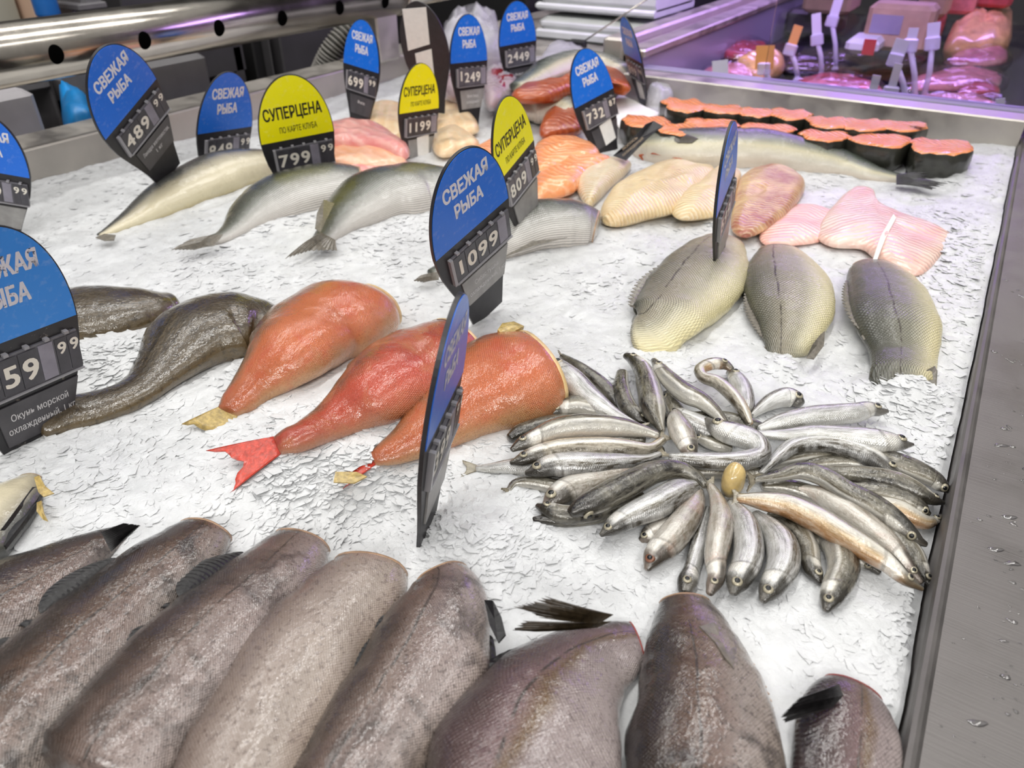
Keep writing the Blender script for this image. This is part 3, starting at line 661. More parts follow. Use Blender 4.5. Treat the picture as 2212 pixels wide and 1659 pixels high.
def text_mesh(body, width=None, cap=1.0, bold=0.0, align='CENTER'):
    """Lettering as flat mesh: returns verts (x, y) and faces, cap height `cap`, optional width."""
    cu = bpy.data.curves.new('lettering', 'FONT'); cu.body = body; cu.align_x = 'LEFT'; cu.size = 1.0; cu.resolution_u = 3
    o = bpy.data.objects.new('lettering', cu); COL.objects.link(o); bpy.context.view_layer.update()
    me = bpy.data.meshes.new_from_object(o.evaluated_get(bpy.context.evaluated_depsgraph_get()))
    v = np.array([x.co[:2] for x in me.vertices]); f = [tuple(p.vertices) for p in me.polygons]
    bpy.data.objects.remove(o); bpy.data.curves.remove(cu); bpy.data.meshes.remove(me)
    if len(v) == 0: return np.zeros((0, 3)), []
    if bold:   # heavier strokes: the same outline laid over itself, nudged
        nv = len(v); sh = [(0, 0), (bold, 0), (-bold, 0), (bold * .7, bold * .6), (-bold * .7, bold * .6), (bold * .7, -bold * .6), (-bold * .7, -bold * .6)]
        f = [tuple(i + k * nv for i in q) for k in range(len(sh)) for q in f]; v = np.concatenate([v + np.array(d) for d in sh]); zl = np.repeat(np.arange(len(sh)) * 1.2e-5, nv)
    else: zl = np.zeros(len(v))
    v[:, 1] *= cap / .727; x0, x1 = v[:, 0].min(), v[:, 0].max()
    sx = (width / (x1 - x0)) if width else cap / .727
    v[:, 0] = (v[:, 0] - (x0 + x1) / 2) * sx
    return np.column_stack([v, zl]), f

# ------------------------------------------------------------------ the setting
XR, XL, YF = 0.064, -1.335, 1.70        # inner edges of the ice tray: customer rail, staff rim, far rim
def build_setting():
    tag(MB().box((-6, -3, -.95), (4, 7, -.90)).build('floor', M['floor']), kind='structure')
    tag(MB().box((-6, 6.0, -.9), (4, 6.1, 2.6)).build('wall_back', M['wall']), kind='structure')
    tag(MB().box((-4.1, -3, -.9), (-4.0, 6.0, 2.6)).build('wall_left', M['wall']), kind='structure')
    root = empty('fish_counter', ((XR + XL) / 2, .6, -.9), 'stainless steel fish counter tray heaped with shaved ice, flat wet rail along its right', 'counter')
    b = MB().box((XL - .02, -.45, -.9), (XR + .30, YF + .02, -.055), bev=.004); b.build('base', M['tray_steel'], root)
    # customer-side rail: lip, then a broad flat top
    b = MB(); Y0, Y1 = -.45, YF + .055
    prof = [(XR + .003, -.06), (XR, -.055), (XR, .017), (XR + .0015, .021), (XR + .004, .0225), (XR + .0065, .0215), (XR + .009, .0195), (XR + .28, .0165), (XR + .284, .012), (XR + .284, -.08)]
    n = len(prof); v = [(x, Y0, z) for x, z in prof] + [(x, Y1, z) for x, z in prof]
    b.add(v, [(i, i + 1, n + i + 1, n + i) for i in range(n - 1)] + [tuple(range(n)), tuple(range(2 * n - 1, n - 1, -1))])
    b.build('front_rail', M['rail_steel'], root)
    # staff-side rim: tall inner wall with a sloped top
    b = MB(); prof = [(XL, -.06), (XL, .058), (XL - .002, .061), (XL - .075, .066), (XL - .079, .062), (XL - .079, -.10)]
    n = len(prof); v = [(x, Y0, z) for x, z in prof] + [(x, Y1, z) for x, z in prof]
    b.add(v, [(i + 1, i, n + i, n + i + 1) for i in range(n - 1)] + [tuple(range(n))[::-1], tuple(range(n, 2 * n))])
    b.build('back_rim', M['tray_steel'], root)
    # far rim between this tray and the meat case
    b = MB(); prof = [(YF, -.06), (YF, .060), (YF + .002, .063), (YF + .055, .064), (YF + .058, .06), (YF + .058, -.10)]
    n = len(prof); v = [(XL, y, z) for y, z in prof] + [(XR, y, z) for y, z in prof]
    b.add(v, [(i, i + 1, n + i + 1, n + i) for i in range(n - 1)] + [tuple(range(n)), tuple(range(n, 2 * n))[::-1]])
    b.build('end_rim', M['tray_steel'], root)
    # water beads on the rail
    rs = np.random.RandomState(4); b = MB()
    def bead(x, y, a, c, h, ang):
        K = 12; v = []; z0 = .0196 - (x - XR - .009) * .011; ca, sa = math.cos(ang), math.sin(ang)
        for q, zz in ((1, -.0002), (.85, .55), (.55, .85), (.2, 1)):
            for k in range(K):
                t = 2 * math.pi * k / K; wob = 1 + .15 * math.sin(3 * t + x * 900)
                px, py = a * q * math.cos(t) * wob, c * q * math.sin(t) * wob
                v.append((x + px * ca - py * sa, y + px * sa + py * ca, z0 + (zz * h if zz > 0 else zz)))
        f = [(r * K + k, r * K + (k + 1) % K, (r + 1) * K + (k + 1) % K, (r + 1) * K + k) for r in range(3) for k in range(K)] + [tuple(range(3 * K, 4 * K))]
        b.add(v, f)
    for c in range(120):
        cx, cy = XR + .02 + rs.rand() * .16, .22 + rs.rand() ** 1.3 * 1.1
        for _ in range(rs.randint(3, 11)):
            s_ = .0005 + .0016 * rs.rand() ** 4
            x_ = cx + rs.randn() * .012; y_ = cy + rs.randn() * .010
            if x_ < XR + .012: continue
            bead(x_, y_, s_ * (1.2 + rs.rand() * 1.5), s_, s_ * .5, rs.randn() * .35)
    for u, v_ in ((2180, 1120), (2185, 1220), (2110, 1565), (2160, 965), (2150, 1190)):
        p = P(u, v_, .018); bead(p[0], p[1], .006, .0022, .0012, .45)
    tag(b.build('water_droplets', M['water'], None, True), 'clear water droplets beaded on the flat steel rail', 'water', kind='stuff')
    # rail tube with holes, carried by a bracket above the staff-side rim
    R0, tx, tz = .046, -1.325, .205
    root = empty('perforated_tube', (tx, 1.0, .066), 'shiny steel tube with a row of black holes above the back rim', 'tube')
    yE = float(PX(858, 40, tx)[1])
    b = MB(); n = 96; ys = np.linspace(-.2, yE, 3)
    b.tube([(tx, y, tz) for y in ys], R0, n); b.tube([(tx, yE - .004, tz), (tx, yE + .004, tz)], [R0 * 1.04] * 2, n)
    b.build('tube', M['tube_steel'], root, True)
    b = MB().tube([(tx, yE, tz), (tx, yE + .9, tz)], R0 * .72, 48); b.build('inner_pipe', M['tube_steel'], root, True)
    for u, v_ in ((122, 118), (313, 88), (474, 61), (611, 40), (735, 17), (833, 4)):
        d = _ray(u, v_); A = d[0] ** 2 + d[2] ** 2; B = 2 * (d[0] * (CAM[0] - tx) + d[2] * (CAM[2] - tz)); C_ = (CAM[0] - tx) ** 2 + (CAM[2] - tz) ** 2 - R0 ** 2
        t_ = (-B - math.sqrt(max(0, B * B - 4 * A * C_))) / (2 * A); p = CAM + d * t_
        al = math.atan2(p[2] - tz, p[0] - tx); v = []; K = 24
        for q, rr in ((1, 1.0), (.97, 1.004), (.72, 1.004), (.48, 1.004), (.24, 1.004), (0.0, 1.004)):
            for k in range(K):
                w = 2 * math.pi * k / K; a_ = al + .0150 * math.sin(w) * q / R0; v.append((tx + R0 * rr * math.cos(a_), p[1] + .0125 * q * math.cos(w), tz + R0 * rr * math.sin(a_)))
        f = [(r * K + k, r * K + (k + 1) % K, (r + 1) * K + (k + 1) % K, (r + 1) * K + k) for r in range(5) for k in range(K)]
        b = MB().add(v, f); o = b.build('painted_hole', M['hole_black'], root, True)  # matte black disc on the uncut tube paints the dark inside the hole
    b = MB(); q0 = PX(803, 100, tx - .02); b.box((tx - .06, q0[1] - .02, .063), (tx + .02, q0[1] + .06, tz - .03), bev=.004)
    b.box((tx - .075, q0[1] - .06, .0655), (tx + .0, q0[1] + .1, .070), bev=.001); b.build('bracket', M['tray_steel'], root)
    # ribbed hose hanging behind the rim
    root = empty('ribbed_hose', PX(715, 120, XL - .16) * [1, 1, 0] + [0, 0, -.05], 'dark ribbed hose with pale rings behind the steel rim', 'hose')
    a, c = PX(700, 145, XL - .16), PX(775, 45, XL - .10); pts = [a + (c - a) * t + np.array([0, -.02 * math.sin(3 * t), 0]) for t in np.linspace(-.5, 1.4, 20)]
    MB().tube(pts, .026, 20).build('hose', M['hose_dark'], root, True)
    b = MB(); L = np.array(pts)
    for t in np.linspace(0, 18.9, 30):
        i = int(t); p = L[i] + (L[i + 1] - L[i]) * (t - i); d = norm(L[i + 1] - L[i]); b.tube([p - d * .0035, p - d * .001, p + d * .001, p + d * .0035], [.026, .030, .030, .026], 20)
    b.build('hose_rings', M['hose_ring'], root, True)

def build_ice():
    # bed: a grid fine near the lens, with loose flakes all over it, as one piece of stuff
    xs = np.arange(XL + .0005, XR - .0005, .0036); ys = np.concatenate([np.arange(-.06, .75, .0036), np.arange(.75, YF - .001, .008)])
    ys = np.append(ys, YF - .0005)
    X, Y = np.meshgrid(xs, ys, indexing='ij'); Z = ice_h(X, Y)
    Z += .0035 * vnoise(X * 45, Y * 45, 11) + .0030 * np.abs(vnoise(X * 90 + 3 * vnoise(X * 20, Y * 20, 5), Y * 60, 12)) + .0014 * vnoise(X * 170, Y * 170, 13)
    nx, ny = X.shape; V = np.stack([X, Y, Z], -1).reshape(-1, 3)
    I = np.arange(nx * ny).reshape(nx, ny)
    F = np.stack([I[:-1, :-1], I[1:, :-1], I[1:, 1:], I[:-1, 1:]], -1).reshape(-1, 4)
    # skip what lies far outside the picture
    C = V[F].mean(1); q = C - CAM; w = q @ FWD; u = q @ RIGHT / w; vv = -(q @ UP) / w
    keep = (w > .05) & (np.abs(u) < .86) & (np.abs(vv) < .70); F = F[keep]
    rs = np.random.RandomState(2); N = 130000
    d = .32 + 1.5 * rs.rand(N * 3) ** 1.35; az = (rs.rand(N * 3) - .5) * 2 * math.radians(46)
    fx = d * (_hd[0] * np.cos(az) + RIGHT[0] * np.sin(az)); fy = d * (_hd[1] * np.cos(az) + RIGHT[1] * np.sin(az))
    ok = (fx > XL + .012) & (fx < XR - .010) & (fy > -.05) & (fy < YF - .01); fx, fy = fx[ok][:N], fy[ok][:N]; n = len(fx)
    zz = ice_h(fx, fy) + .0035 * vnoise(fx * 45, fy * 45, 11) + .0012 * rs.rand(n)
    size = (.0016 + .0020 * rs.rand(n) + .0060 * rs.rand(n) ** 4) * np.clip(.8 + .25 * np.hypot(fx, fy), .8, 1.15)
    rough = np.clip(.2 + 1.5 * vnoise(fx * 9, fy * 9, 31), .05, .8)
    for u, v_, r, a in ((560, 960, .09, .4), (740, 970, .07, .5), (840, 890, .05, .8), (260, 800, .08, .8), (1060, 1140, .10, .5), (1000, 960, .05, .5), (1800, 1330, .09, .4), (640, 1330, .05, .8)):
        p = P(u, v_, 0); rough += a * np.exp(-((fx - p[0]) ** 2 + (fy - p[1]) ** 2) / r ** 2)
    keep = rs.rand(n) < np.clip(rough * 1.3, .22, 1); fx, fy, zz, size, rough = fx[keep], fy[keep], zz[keep] - .0004, size[keep] * 1.15, rough[keep]; n = len(fx)
    tilt = rs.randn(n) * .17 * np.clip(rough, .3, 1); tdir = rs.rand(n) * 2 * math.pi
    nrm = np.stack([np.sin(tilt) * np.cos(tdir), np.sin(tilt) * np.sin(tdir), np.cos(tilt)], 1)
    rot = rs.rand(n) * 2 * math.pi; t0 = np.stack([np.cos(rot), np.sin(rot), np.zeros(n)], 1)
    a = norm(t0 - nrm * (t0 * nrm).sum(1, keepdims=True)); b = np.cross(nrm, a); el = .35 + .5 * rs.rand(n)
    K = 6; fv = np.zeros((n, K + 1, 3)); ctr = np.stack([fx, fy, zz + size * .08 * rough], 1)
    for k in range(K):
        th = 2 * math.pi * (k + .35 * rs.randn(n) * .6) / K; rr = size * (.75 + .5 * rs.rand(n))
        fv[:, k] = ctr + a * (rr * np.cos(th))[:, None] + b * (rr * np.sin(th) * el)[:, None]
    fv[:, K] = ctr + nrm * (size * .07)[:, None]
    base = len(V) + np.arange(n) * (K + 1)
    tris = np.concatenate([np.stack([base + k, base + (k + 1) % K, base + K], 1) for k in range(K)])
    verts = np.concatenate([V, fv.reshape(-1, 3)])
    verts[:, 0] = np.clip(verts[:, 0], XL + .0004, XR - .0004); verts[:, 1] = np.minimum(verts[:, 1], YF - .0004)
    me = bpy.data.meshes.new('crushed_ice'); nf, nt = len(F), len(tris)
    me.vertices.add(len(verts)); me.vertices.foreach_set('co', verts.ravel())
    me.loops.add(nf * 4 + nt * 3); me.loops.foreach_set('vertex_index', np.concatenate([F.ravel(), tris.ravel()]).astype(np.int32))
    me.polygons.add(nf + nt); me.polygons.foreach_set('loop_start', np.concatenate([np.arange(nf) * 4, nf * 4 + np.arange(nt) * 3]).astype(np.int32))
    sm = np.zeros(nf + nt, bool); sm[:nf] = True; me.polygons.foreach_set('use_smooth', sm)
    me.materials.append(M['ice']); me.update(calc_edges=True); me.validate()
    o = bpy.data.objects.new('crushed_ice', me); COL.objects.link(o)
    tag(o, 'bed of white shaved ice filling the steel counter under all the fish', 'ice', kind='stuff')

# ------------------------------------------------------------------ price signs
def outline():
    p = [(.5 * math.cos(t), .88 * math.sin(t)) for t in np.linspace(0, math.pi, 45)]
    low = [(-.17, .485), (-.33, .46), (-.54, .40), (-.75, .335), (-.97, .275), (-1.3, .215)]
    return p + [(-x, y) for y, x in low] + [(x, y) for y, x in low[::-1]]
def edge_x(y):
    ys = [-1.3, -.97, -.75, -.54, -.33, -.17, 0]; xs = [.215, .275, .335, .40, .46, .485, .5]
    return float(np.interp(y, ys, xs)) if y < 0 else .5 * math.sqrt(max(0, 1 - (y / .88) ** 2))
SIGNS = {
 '1099': (.112, (-.4167, .5914, .1299), (.2099, .9078, .3632), (.144, -.3961, .9068)),
 '489': (.122, (-1.0296, .6363, .1627), (-.0271, .8555, .5171), (.3879, -.4678, .7941)),
 '849': (0.118, (-1.1526, 0.8796, 0.061), (0.0224, 0.9947, -0.0999), (0.2687, 0.0903, 0.959)),
 '799': (0.122, (-0.9535, 0.8656, 0.0801), (0.5356, 0.8415, 0.0708), (0.1929, -0.2036, 0.9599)),
 '699': (.1, (-1.0877, 1.1809, .1233), (.9924, -.0747, -.0982), (.1057, .1051, .9888)),
 '1199': (.094, (-.8877, 1.1038, .0819), (.221, .9737, -.0546), (.0954, .0341, .9949)),
 '1249': (.1, (-.934, 1.3338, .1255), (.2511, .9665, -.0539), (-.0373, .0653, .9972)),
 '2449': (.1, (-.9632, 1.5731, .1254), (.4481, .8923, .0551), (-.0365, -.0433, .9984)),
 '732': (.1, (-.6305, 1.3009, .0968), (.3357, .912, .2355), (-.2719, -.1455, .9513)),
 'edgefar': (.1, (-.6934, 1.6169, .1131), (.726, -.687, -.0315), (-.2106, -.2658, .9408)),
 '809': (.1, (-.5068, .8222, .1245), (-.0241, .943, .3318), (-.0068, -.332, .9432)),
 'edgemid': (.1, (-.236, .8528, .1238), (-.1223, .9396, .3196), (.0193, -.3197, .9473)),
 'edgenear': (.1, (-.2611, .3292, .1207), (-.3575, .9338, -.0124), (.1444, .0684, .9872)),
 'far left': (.095, (-1.1246, .4714, .1025), (.6926, .669, -.2697), (.3154, .0554, .9473)),
 '559': (.112, (-.629, .2314, .1124), (-.0348, .9974, -.0634), (.1452, .0678, .9871)),
 'back': (.1, (-.9479, 1.2103, .1662), (.981, .1901, -.038), (.0897, -.2712, .9583)),
}
def build_sign(key, face, price, cents, label, desc, cutoff=-1.3, worn=False, flip=False, paper=False, raised=(), pale=False, misted=False):
    W, c, rx, ry = SIGNS[key]; rx = norm(np.array(rx)); ry = np.array(ry); ry = norm(ry - rx * (rx @ ry)); nz = np.cross(rx, ry)
    if flip: rx, nz = -rx, -nz
    R = np.stack([rx, ry, nz], 1); base = np.array(c) + R @ np.array([0, -1.25 * W, 0])
    root = empty('price_sign', base, desc, 'price sign', 'oval price signs stuck in the ice')
    root.matrix_world = Matrix([[*R[0], base[0]], [*R[1], base[1]], [*R[2], base[2]], [0, 0, 0, 1]])
    root['_own'] = 1; root['_off'] = (0., 0., 0.); o0 = np.array([0, 1.25 * W, 0]); th = .0016
    poly = [(x * W, y * W) for x, y in outline() if y > cutoff - .001]
    MB().prism(poly, -th, th, c=o0).build('board', M['worn_black'] if worn else M['black'], root)
    if flip:
        b = MB().prism([(-.13 * W, .12 * W), (.36 * W, -.06 * W), (.33 * W, .72 * W), (-.17 * W, .80 * W)], -th - .0012, -th, c=o0)
        b.build('paper_slip', M['paper'], root)
        b = MB().prism([(-.15 * W, .03 * W), (.22 * W, -.10 * W), (.22 * W, -.85 * W), (-.10 * W, -.85 * W)], -th - .0012, -th, c=o0); b.build('paper_slip', M['paper'], root)
    z = th + .0006
    top = [(.488 * W * math.cos(t), (.003 + .868 * math.sin(t)) * W) for t in np.linspace(0, math.pi, 45)]
    hp = MB().prism(top, th - .0002, z, c=o0).build('header_panel', M[{'blue': 'blue_worn' if worn else 'blue', 'yellow': 'yellow'}[face]], root)
    def letters(parent, rows, mat, zz):
        b = MB()
        for s_, x, y, wd_, cap, bold in rows:
            v, f = text_mesh(s_, wd_ * W if wd_ else None, cap * W, bold)
            if len(f): b.add([(a + x * W + o0[0], c_ + y * W + o0[1], zz + e_) for a, c_, e_ in v], f)
        if b.f: b.build('lettering', mat, parent)
    if face == 'blue':
        letters(hp, [('СВЕЖАЯ', .01, .50, .56, .145, .048), ('РЫБА', .01, .27, .36, .145, .048)], M['lettering_worn' if worn else 'lettering'], z + .00015)
    else:
        letters(hp, [('СУПЕРЦЕНА', -.01, .31, .77, .165, .032), ('ПО КАРТЕ КЛУБА', .03, .11, .50, .085, .012)], M['ink'], z + .00015)
    # price holder with digit cards
    x0, x1, y0, y1 = -.33, .455, -.455, -.105
    b = MB().box((x0 * W, y0 * W, th - .0002), (x1 * W, y1 * W, th + .0026), c=o0, bev=.0004)
    hold = b.build('price_holder', M['holder'], root)
    b = MB()
    for k in range(5):   # comb of stops along the holder's top edge
        xx = (x0 + .06 + .155 * k) * W; b.box((xx, y1 * W - .0002, th), (xx + .035 * W, (y1 + .022) * W, th + .0042), c=o0)
    b.box(((x0 - .035) * W, y0 * W, th), (x0 * W, y1 * W, th + .0045), c=o0); b.box((x0 * W, (y0 - .012) * W, th), (x1 * W, y0 * W, th + .0045), c=o0)
    b.build('holder_edge', M['holder_rim'], hold)
    def card(x, w, ch, cap, ybase, mat, dy=0.0):
        b = MB().box(((x - w / 2) * W, (y0 + .02) * W, th + .0024), ((x + w / 2 - .008) * W, (y1 - .02 + dy) * W, th + .0034), c=o0)
        if ch:
            v, f = text_mesh(ch, None, cap * W, .03); b.add([(a + x * W + o0[0], c_ + (ybase + dy) * W + o0[1], th + .0037 + e_) for a, c_, e_ in v], f, 1)
        b.build('digit_card', [mat, M['numeral']], hold)
    k = 0; x = x0 + .085
    for k, ch in enumerate(price):
        card(x, .150, ch, .185, y0 + .085, M['card_mid'] if pale else M['card'], .035 if k in raised else 0.0); x += .150
    if cents is not None:
        card(x - .01, .12, '', .1, 0, M['card_pale']); x += .095
        for ch in cents: card(x + .012, .095, ch, .105, y1 - .155, M['card']); x += .100
    else:
        card(x, .14, '', .1, 0, M['card_pale']); 
    # name label
    ya, yb = -.53, -.90
    poly = [(-.27 * W, ya * W), (edge_x(ya) * .99 * W, ya * W), (edge_x(yb) * .99 * W, yb * W), (-.235 * W, yb * W)]
    lb = MB().prism(poly, th - .0002, th + .0016, c=o0).build('name_label', M['label_pale'] if misted else M['label_dark'], root)
    if label: letters(lb, [(t_, .06, ya - .15 - .115 * i, wd_, .062, .015) for i, (t_, wd_) in enumerate(label)], M['label_text'], th + .0018)
    if paper: MB().prism([(-.06 * W, -.50 * W), (.24 * W, -.47 * W), (.26 * W, -.86 * W), (-.02 * W, -.90 * W)], th + .0017, th + .0024, c=o0).build('paper_slip', M['paper'], root)
    return root
def build_signs():
    two = [('Окунь морской', .46), ('охлажденный, 1 кг', .54)]
    build_sign('559', 'blue', '559', '99', two, 'large worn blue price sign reading 559, flaked paint, cut by the left edge', worn=True)
    build_sign('far left', 'blue', '989', '99', [('', .1)], 'blue price sign half cut off by the left edge, above the worn 559 sign', misted=True)
    build_sign('489', 'blue', '489', '99', [('Лакедра желтохвостая,', .52), ('1 кг', .12)], 'blue price sign reading 489, leaning to the left below the steel tube')
    build_sign('849', 'blue', '849', '99', None, 'blue price sign reading 849 behind the cream bellied fish', cutoff=-.97)
    build_sign('799', 'yellow', '799', '99', None, 'wide yellow price sign reading 799, second row of numbers 99', cutoff=-.97)
    build_sign('699', 'blue', '699', '99', [('Филе', .2)], 'blue price sign reading 699, below the end of the steel tube')
    build_sign('back', 'blue', '999', '99', None, 'black back of a turned price sign with two white paper slips', flip=True)
    build_sign('1199', 'yellow', '1199', None, None, 'narrow yellow price sign reading 1199 with a white slip', paper=True, misted=True)
    build_sign('1249', 'blue', '1249', None, [('Филе тунца', .3), ('охлажденное', .34)], 'blue price sign reading 1249 beside the turned black sign', raised=(0,), pale=True, misted=True)
    build_sign('2449', 'blue', '2449', None, [('Филе лосося', .36), ('1 кг', .12)], 'blue price sign reading 2449 at the far left corner of the ice', raised=(1,), pale=True)
    build_sign('732', 'blue', '732', '87', None, 'blue price sign reading 732 with a white slip, left of the salmon steaks', paper=True, raised=(1,), pale=True)
    build_sign('edgefar', 'blue', '899', '99', None, 'narrow blue price sign seen almost edge on by the far rim', pale=True, paper=True)
    build_sign('809', 'yellow', '809', '99', None, 'yellow price sign reading 809 behind the blue 1099 sign', pale=True, misted=True)
    build_sign('1099', 'blue', '1099', '', [('Сибас тушка', .34), ('охлажденный, 1 кг', .52)], 'tall blue price sign reading 1099 in the middle of the ice', misted=True)
    build_sign('edgemid', 'blue', '599', '99', None, 'scratched blue price sign seen edge on above the leftmost bass', misted=True)
    build_sign('edgenear', 'blue', '399', '99', None, 'near blue price sign seen edge on between the red perch', misted=True)

# ------------------------------------------------------------------ fish
def fish(name, label, cat, group, pts, mat, r=.7, side=1, roll=0., sink=.25, zb=None, cut=None, n=44, m=28, lump=.03, seed=0, cap1=True, dome1=.5, cutn='cut_face'):
    L = Loft(pts, r, side, roll, sink, zb, n, m, lump, seed)
    c = L.c.mean(0); root = empty(name, (c[0], c[1], H1(c[0], c[1])), label, cat, group)
    L.body('body', M[mat], root, True, cap1, .25 if cut else .6, dome1)
    if cut: L.cut(M[cut], root, cutn)
    return root, L
def build_front_fish():
    g = 'headless grey fish in the near row'; cat = 'fish'
    f = lambda lab, *a, **k: fish('headless_fish', lab, cat, g, *a, **k)
    r, L = f('small dark headless fish at the left edge, leftmost of the near row', [(262, 1152, 18), (235, 1166, 28), (170, 1205, 52), (80, 1262, 86), (-20, 1330, 112), (-120, 1400, 125)], 'hake_dark', r=.6, side=-1, roll=.6, lump=.055, seed=1, sink=.3)
    fan('fin', [(218, 1150, .032), (240, 1192, .026)], [(268, 1129, .035), (304, 1134, .031), (284, 1152, .027)], M['fin_dark'], r)
    r, L = f('brown headless fish with a square pale cut end, second in the near row', [(440, 1152, 56), (426, 1168, 66), (368, 1222, 84), (275, 1304, 98), (172, 1398, 118), (60, 1512, 138), (-60, 1640, 150)], 'hake_dark', r=.62, side=-1, roll=.45, cut='cut_hake', lump=.055, seed=2, sink=.3)
    L.ridge(M['fin_dark'], r, .22, .55, .014); L.ridge(M['fin_dark'], r, .6, .95, .014)
    r, L = f('grey brown headless fish with an orange rimmed cut end, third in the near row', [(648, 1178, 58), (636, 1192, 70), (585, 1250, 90), (505, 1328, 108), (422, 1416, 124), (332, 1524, 140), (220, 1660, 150)], 'hake', r=.62, side=-1, roll=.4, cut='cut_hake', lump=.055, seed=3, sink=.28)
    L.ridge(M['fin_dark'], r, .1, .42, .016); L.ridge(M['fin_dark'], r, .5, .9, .014)
    r, L = f('pale silvery headless fish with a pink cut edge, fourth in the near row', [(798, 1234, 78), (788, 1252, 88), (735, 1318, 106), (660, 1408, 124), (590, 1510, 132), (525, 1640, 135), (490, 1730, 130)], 'hake_pale', r=.62, side=-1, roll=.2, cut='cut_hake', lump=.055, seed=4, sink=.25)
    L.ridge(M['fin_dark'], r, .25, .6, .014)
    L.ridge(M['cut_hake'], r, .1, .8, .006, name='belly_edge', dth=math.pi * .93)
    r, L = f('mottled headless fish with a brown line down its flank, fifth in the near row', [(956, 1244, 56), (962, 1260, 74), (960, 1312, 104), (932, 1395, 126), (880, 1490, 132), (808, 1600, 132), (740, 1720, 130)], 'hake', r=.62, side=-1, roll=.15, cut='cut_hake', lump=.055, seed=5, sink=.25)
    L.ridge(M['fin_dark'], r, .2, .7, .012)
    L.ridge(M['fin_dark'], r, .2, .6, .010, dth=math.pi)
    plate('fin', [(1045, 1295, .03), (1065, 1298, .033), (1080, 1330, .033), (1092, 1372, .03), (1075, 1388, .03), (1058, 1350, .032)], M['fin_dark'], r, ridges=.0005)
    r, L = f('plum headless fish with a ragged dark fin standing up at its back', [(1374, 1392, 52), (1345, 1398, 66), (1275, 1432, 98), (1205, 1500, 150), (1160, 1580, 188), (1128, 1665, 208), (1100, 1760, 215)], 'hake_plum', r=.5, side=-1, roll=.0, cut='cut_red', lump=.055, seed=6, sink=.2)
    L.ridge(M['fin_dark'], r, .3, .8, .010)
    fan('fin', [(1325, 1328, .052), (1295, 1347, .050)], [(1178, 1289, .070), (1150, 1303, .067), (1110, 1312, .064), (1146, 1322, .060), (1165, 1335, .058)], M['fin_brown'], r, 31, jag=.09)
    fan('fin', [(1322, 1342, .050), (1290, 1356, .047)], [(1130, 1342, .050), (1106, 1362, .046), (1155, 1365, .045)], M['fin_brown'], r, 21, jag=.05)
    r, L = f('brown and silver headless fish, square cut end up, right of the plum one', [(1480, 1304, 52), (1483, 1316, 60), (1493, 1356, 84), (1506, 1424, 114), (1516, 1500, 140), (1521, 1590, 164), (1526, 1710, 175)], 'hake_dark', r=.55, side=-1, roll=.06, cut='cut_hake', lump=.055, seed=7, sink=.22)
    plate_on(L, 'fin', [(1512, 1352), (1540, 1345), (1575, 1362), (1592, 1392), (1585, 1440), (1565, 1420), (1545, 1385)], M['fin_grey'], r, .002, ridges=.0004)
    L.ridge(M['cut_hake'], r, .1, .75, .008, name='belly_edge', dth=math.pi * .96, spiky=.2)
    r, L = f('short plum fish end with a violet sheen against the steel rail', [(1842, 1490, 66), (1838, 1508, 88), (1832, 1550, 110), (1828, 1610, 120), (1824, 1670, 120), (1820, 1750, 116)], 'hake_plum', r=.5, side=-1, roll=.35, cut='cut_red', lump=.055, seed=8, sink=.3)
    fan('fin', [(1812, 1478, .036), (1822, 1502, .036), (1800, 1528, .032)], [(1725, 1508, .033), (1686, 1547, .030), (1696, 1560, .029)], M['fin_dark'], r)
    r, L = fish('headless_fish', 'silver fish with a dark back stripe and yellow fin under the worn 559 sign', cat, None, [(66, 1032, 20), (40, 1062, 46), (-10, 1110, 70), (-80, 1180, 85)], 'yellowtail', r=.5, side=1, roll=-.25, cut='cut_hake', lump=.055, seed=9, sink=.25)
    plate('fin', [(72, 1030, .035), (86, 1028, .036), (95, 1048, .034), (117, 1066, .03), (92, 1072, .03), (84, 1064, .032)], M['fin_olive'], r, ridges=.0006)
    plate('fin', [(78, 1085, .02), (90, 1082, .021), (92, 1105, .018), (104, 1127, .015), (92, 1122, .015), (80, 1105, .017)], M['fin_olive'], r, ridges=.0006)
    plate_on(L, 'back_stripe', [(92, 1052), (80, 1085), (52, 1125), (10, 1178), (-25, 1220), (-45, 1205), (5, 1140), (42, 1090), (70, 1052)], M['fin_dark'], r, .002, thick=.003, sag=.002)

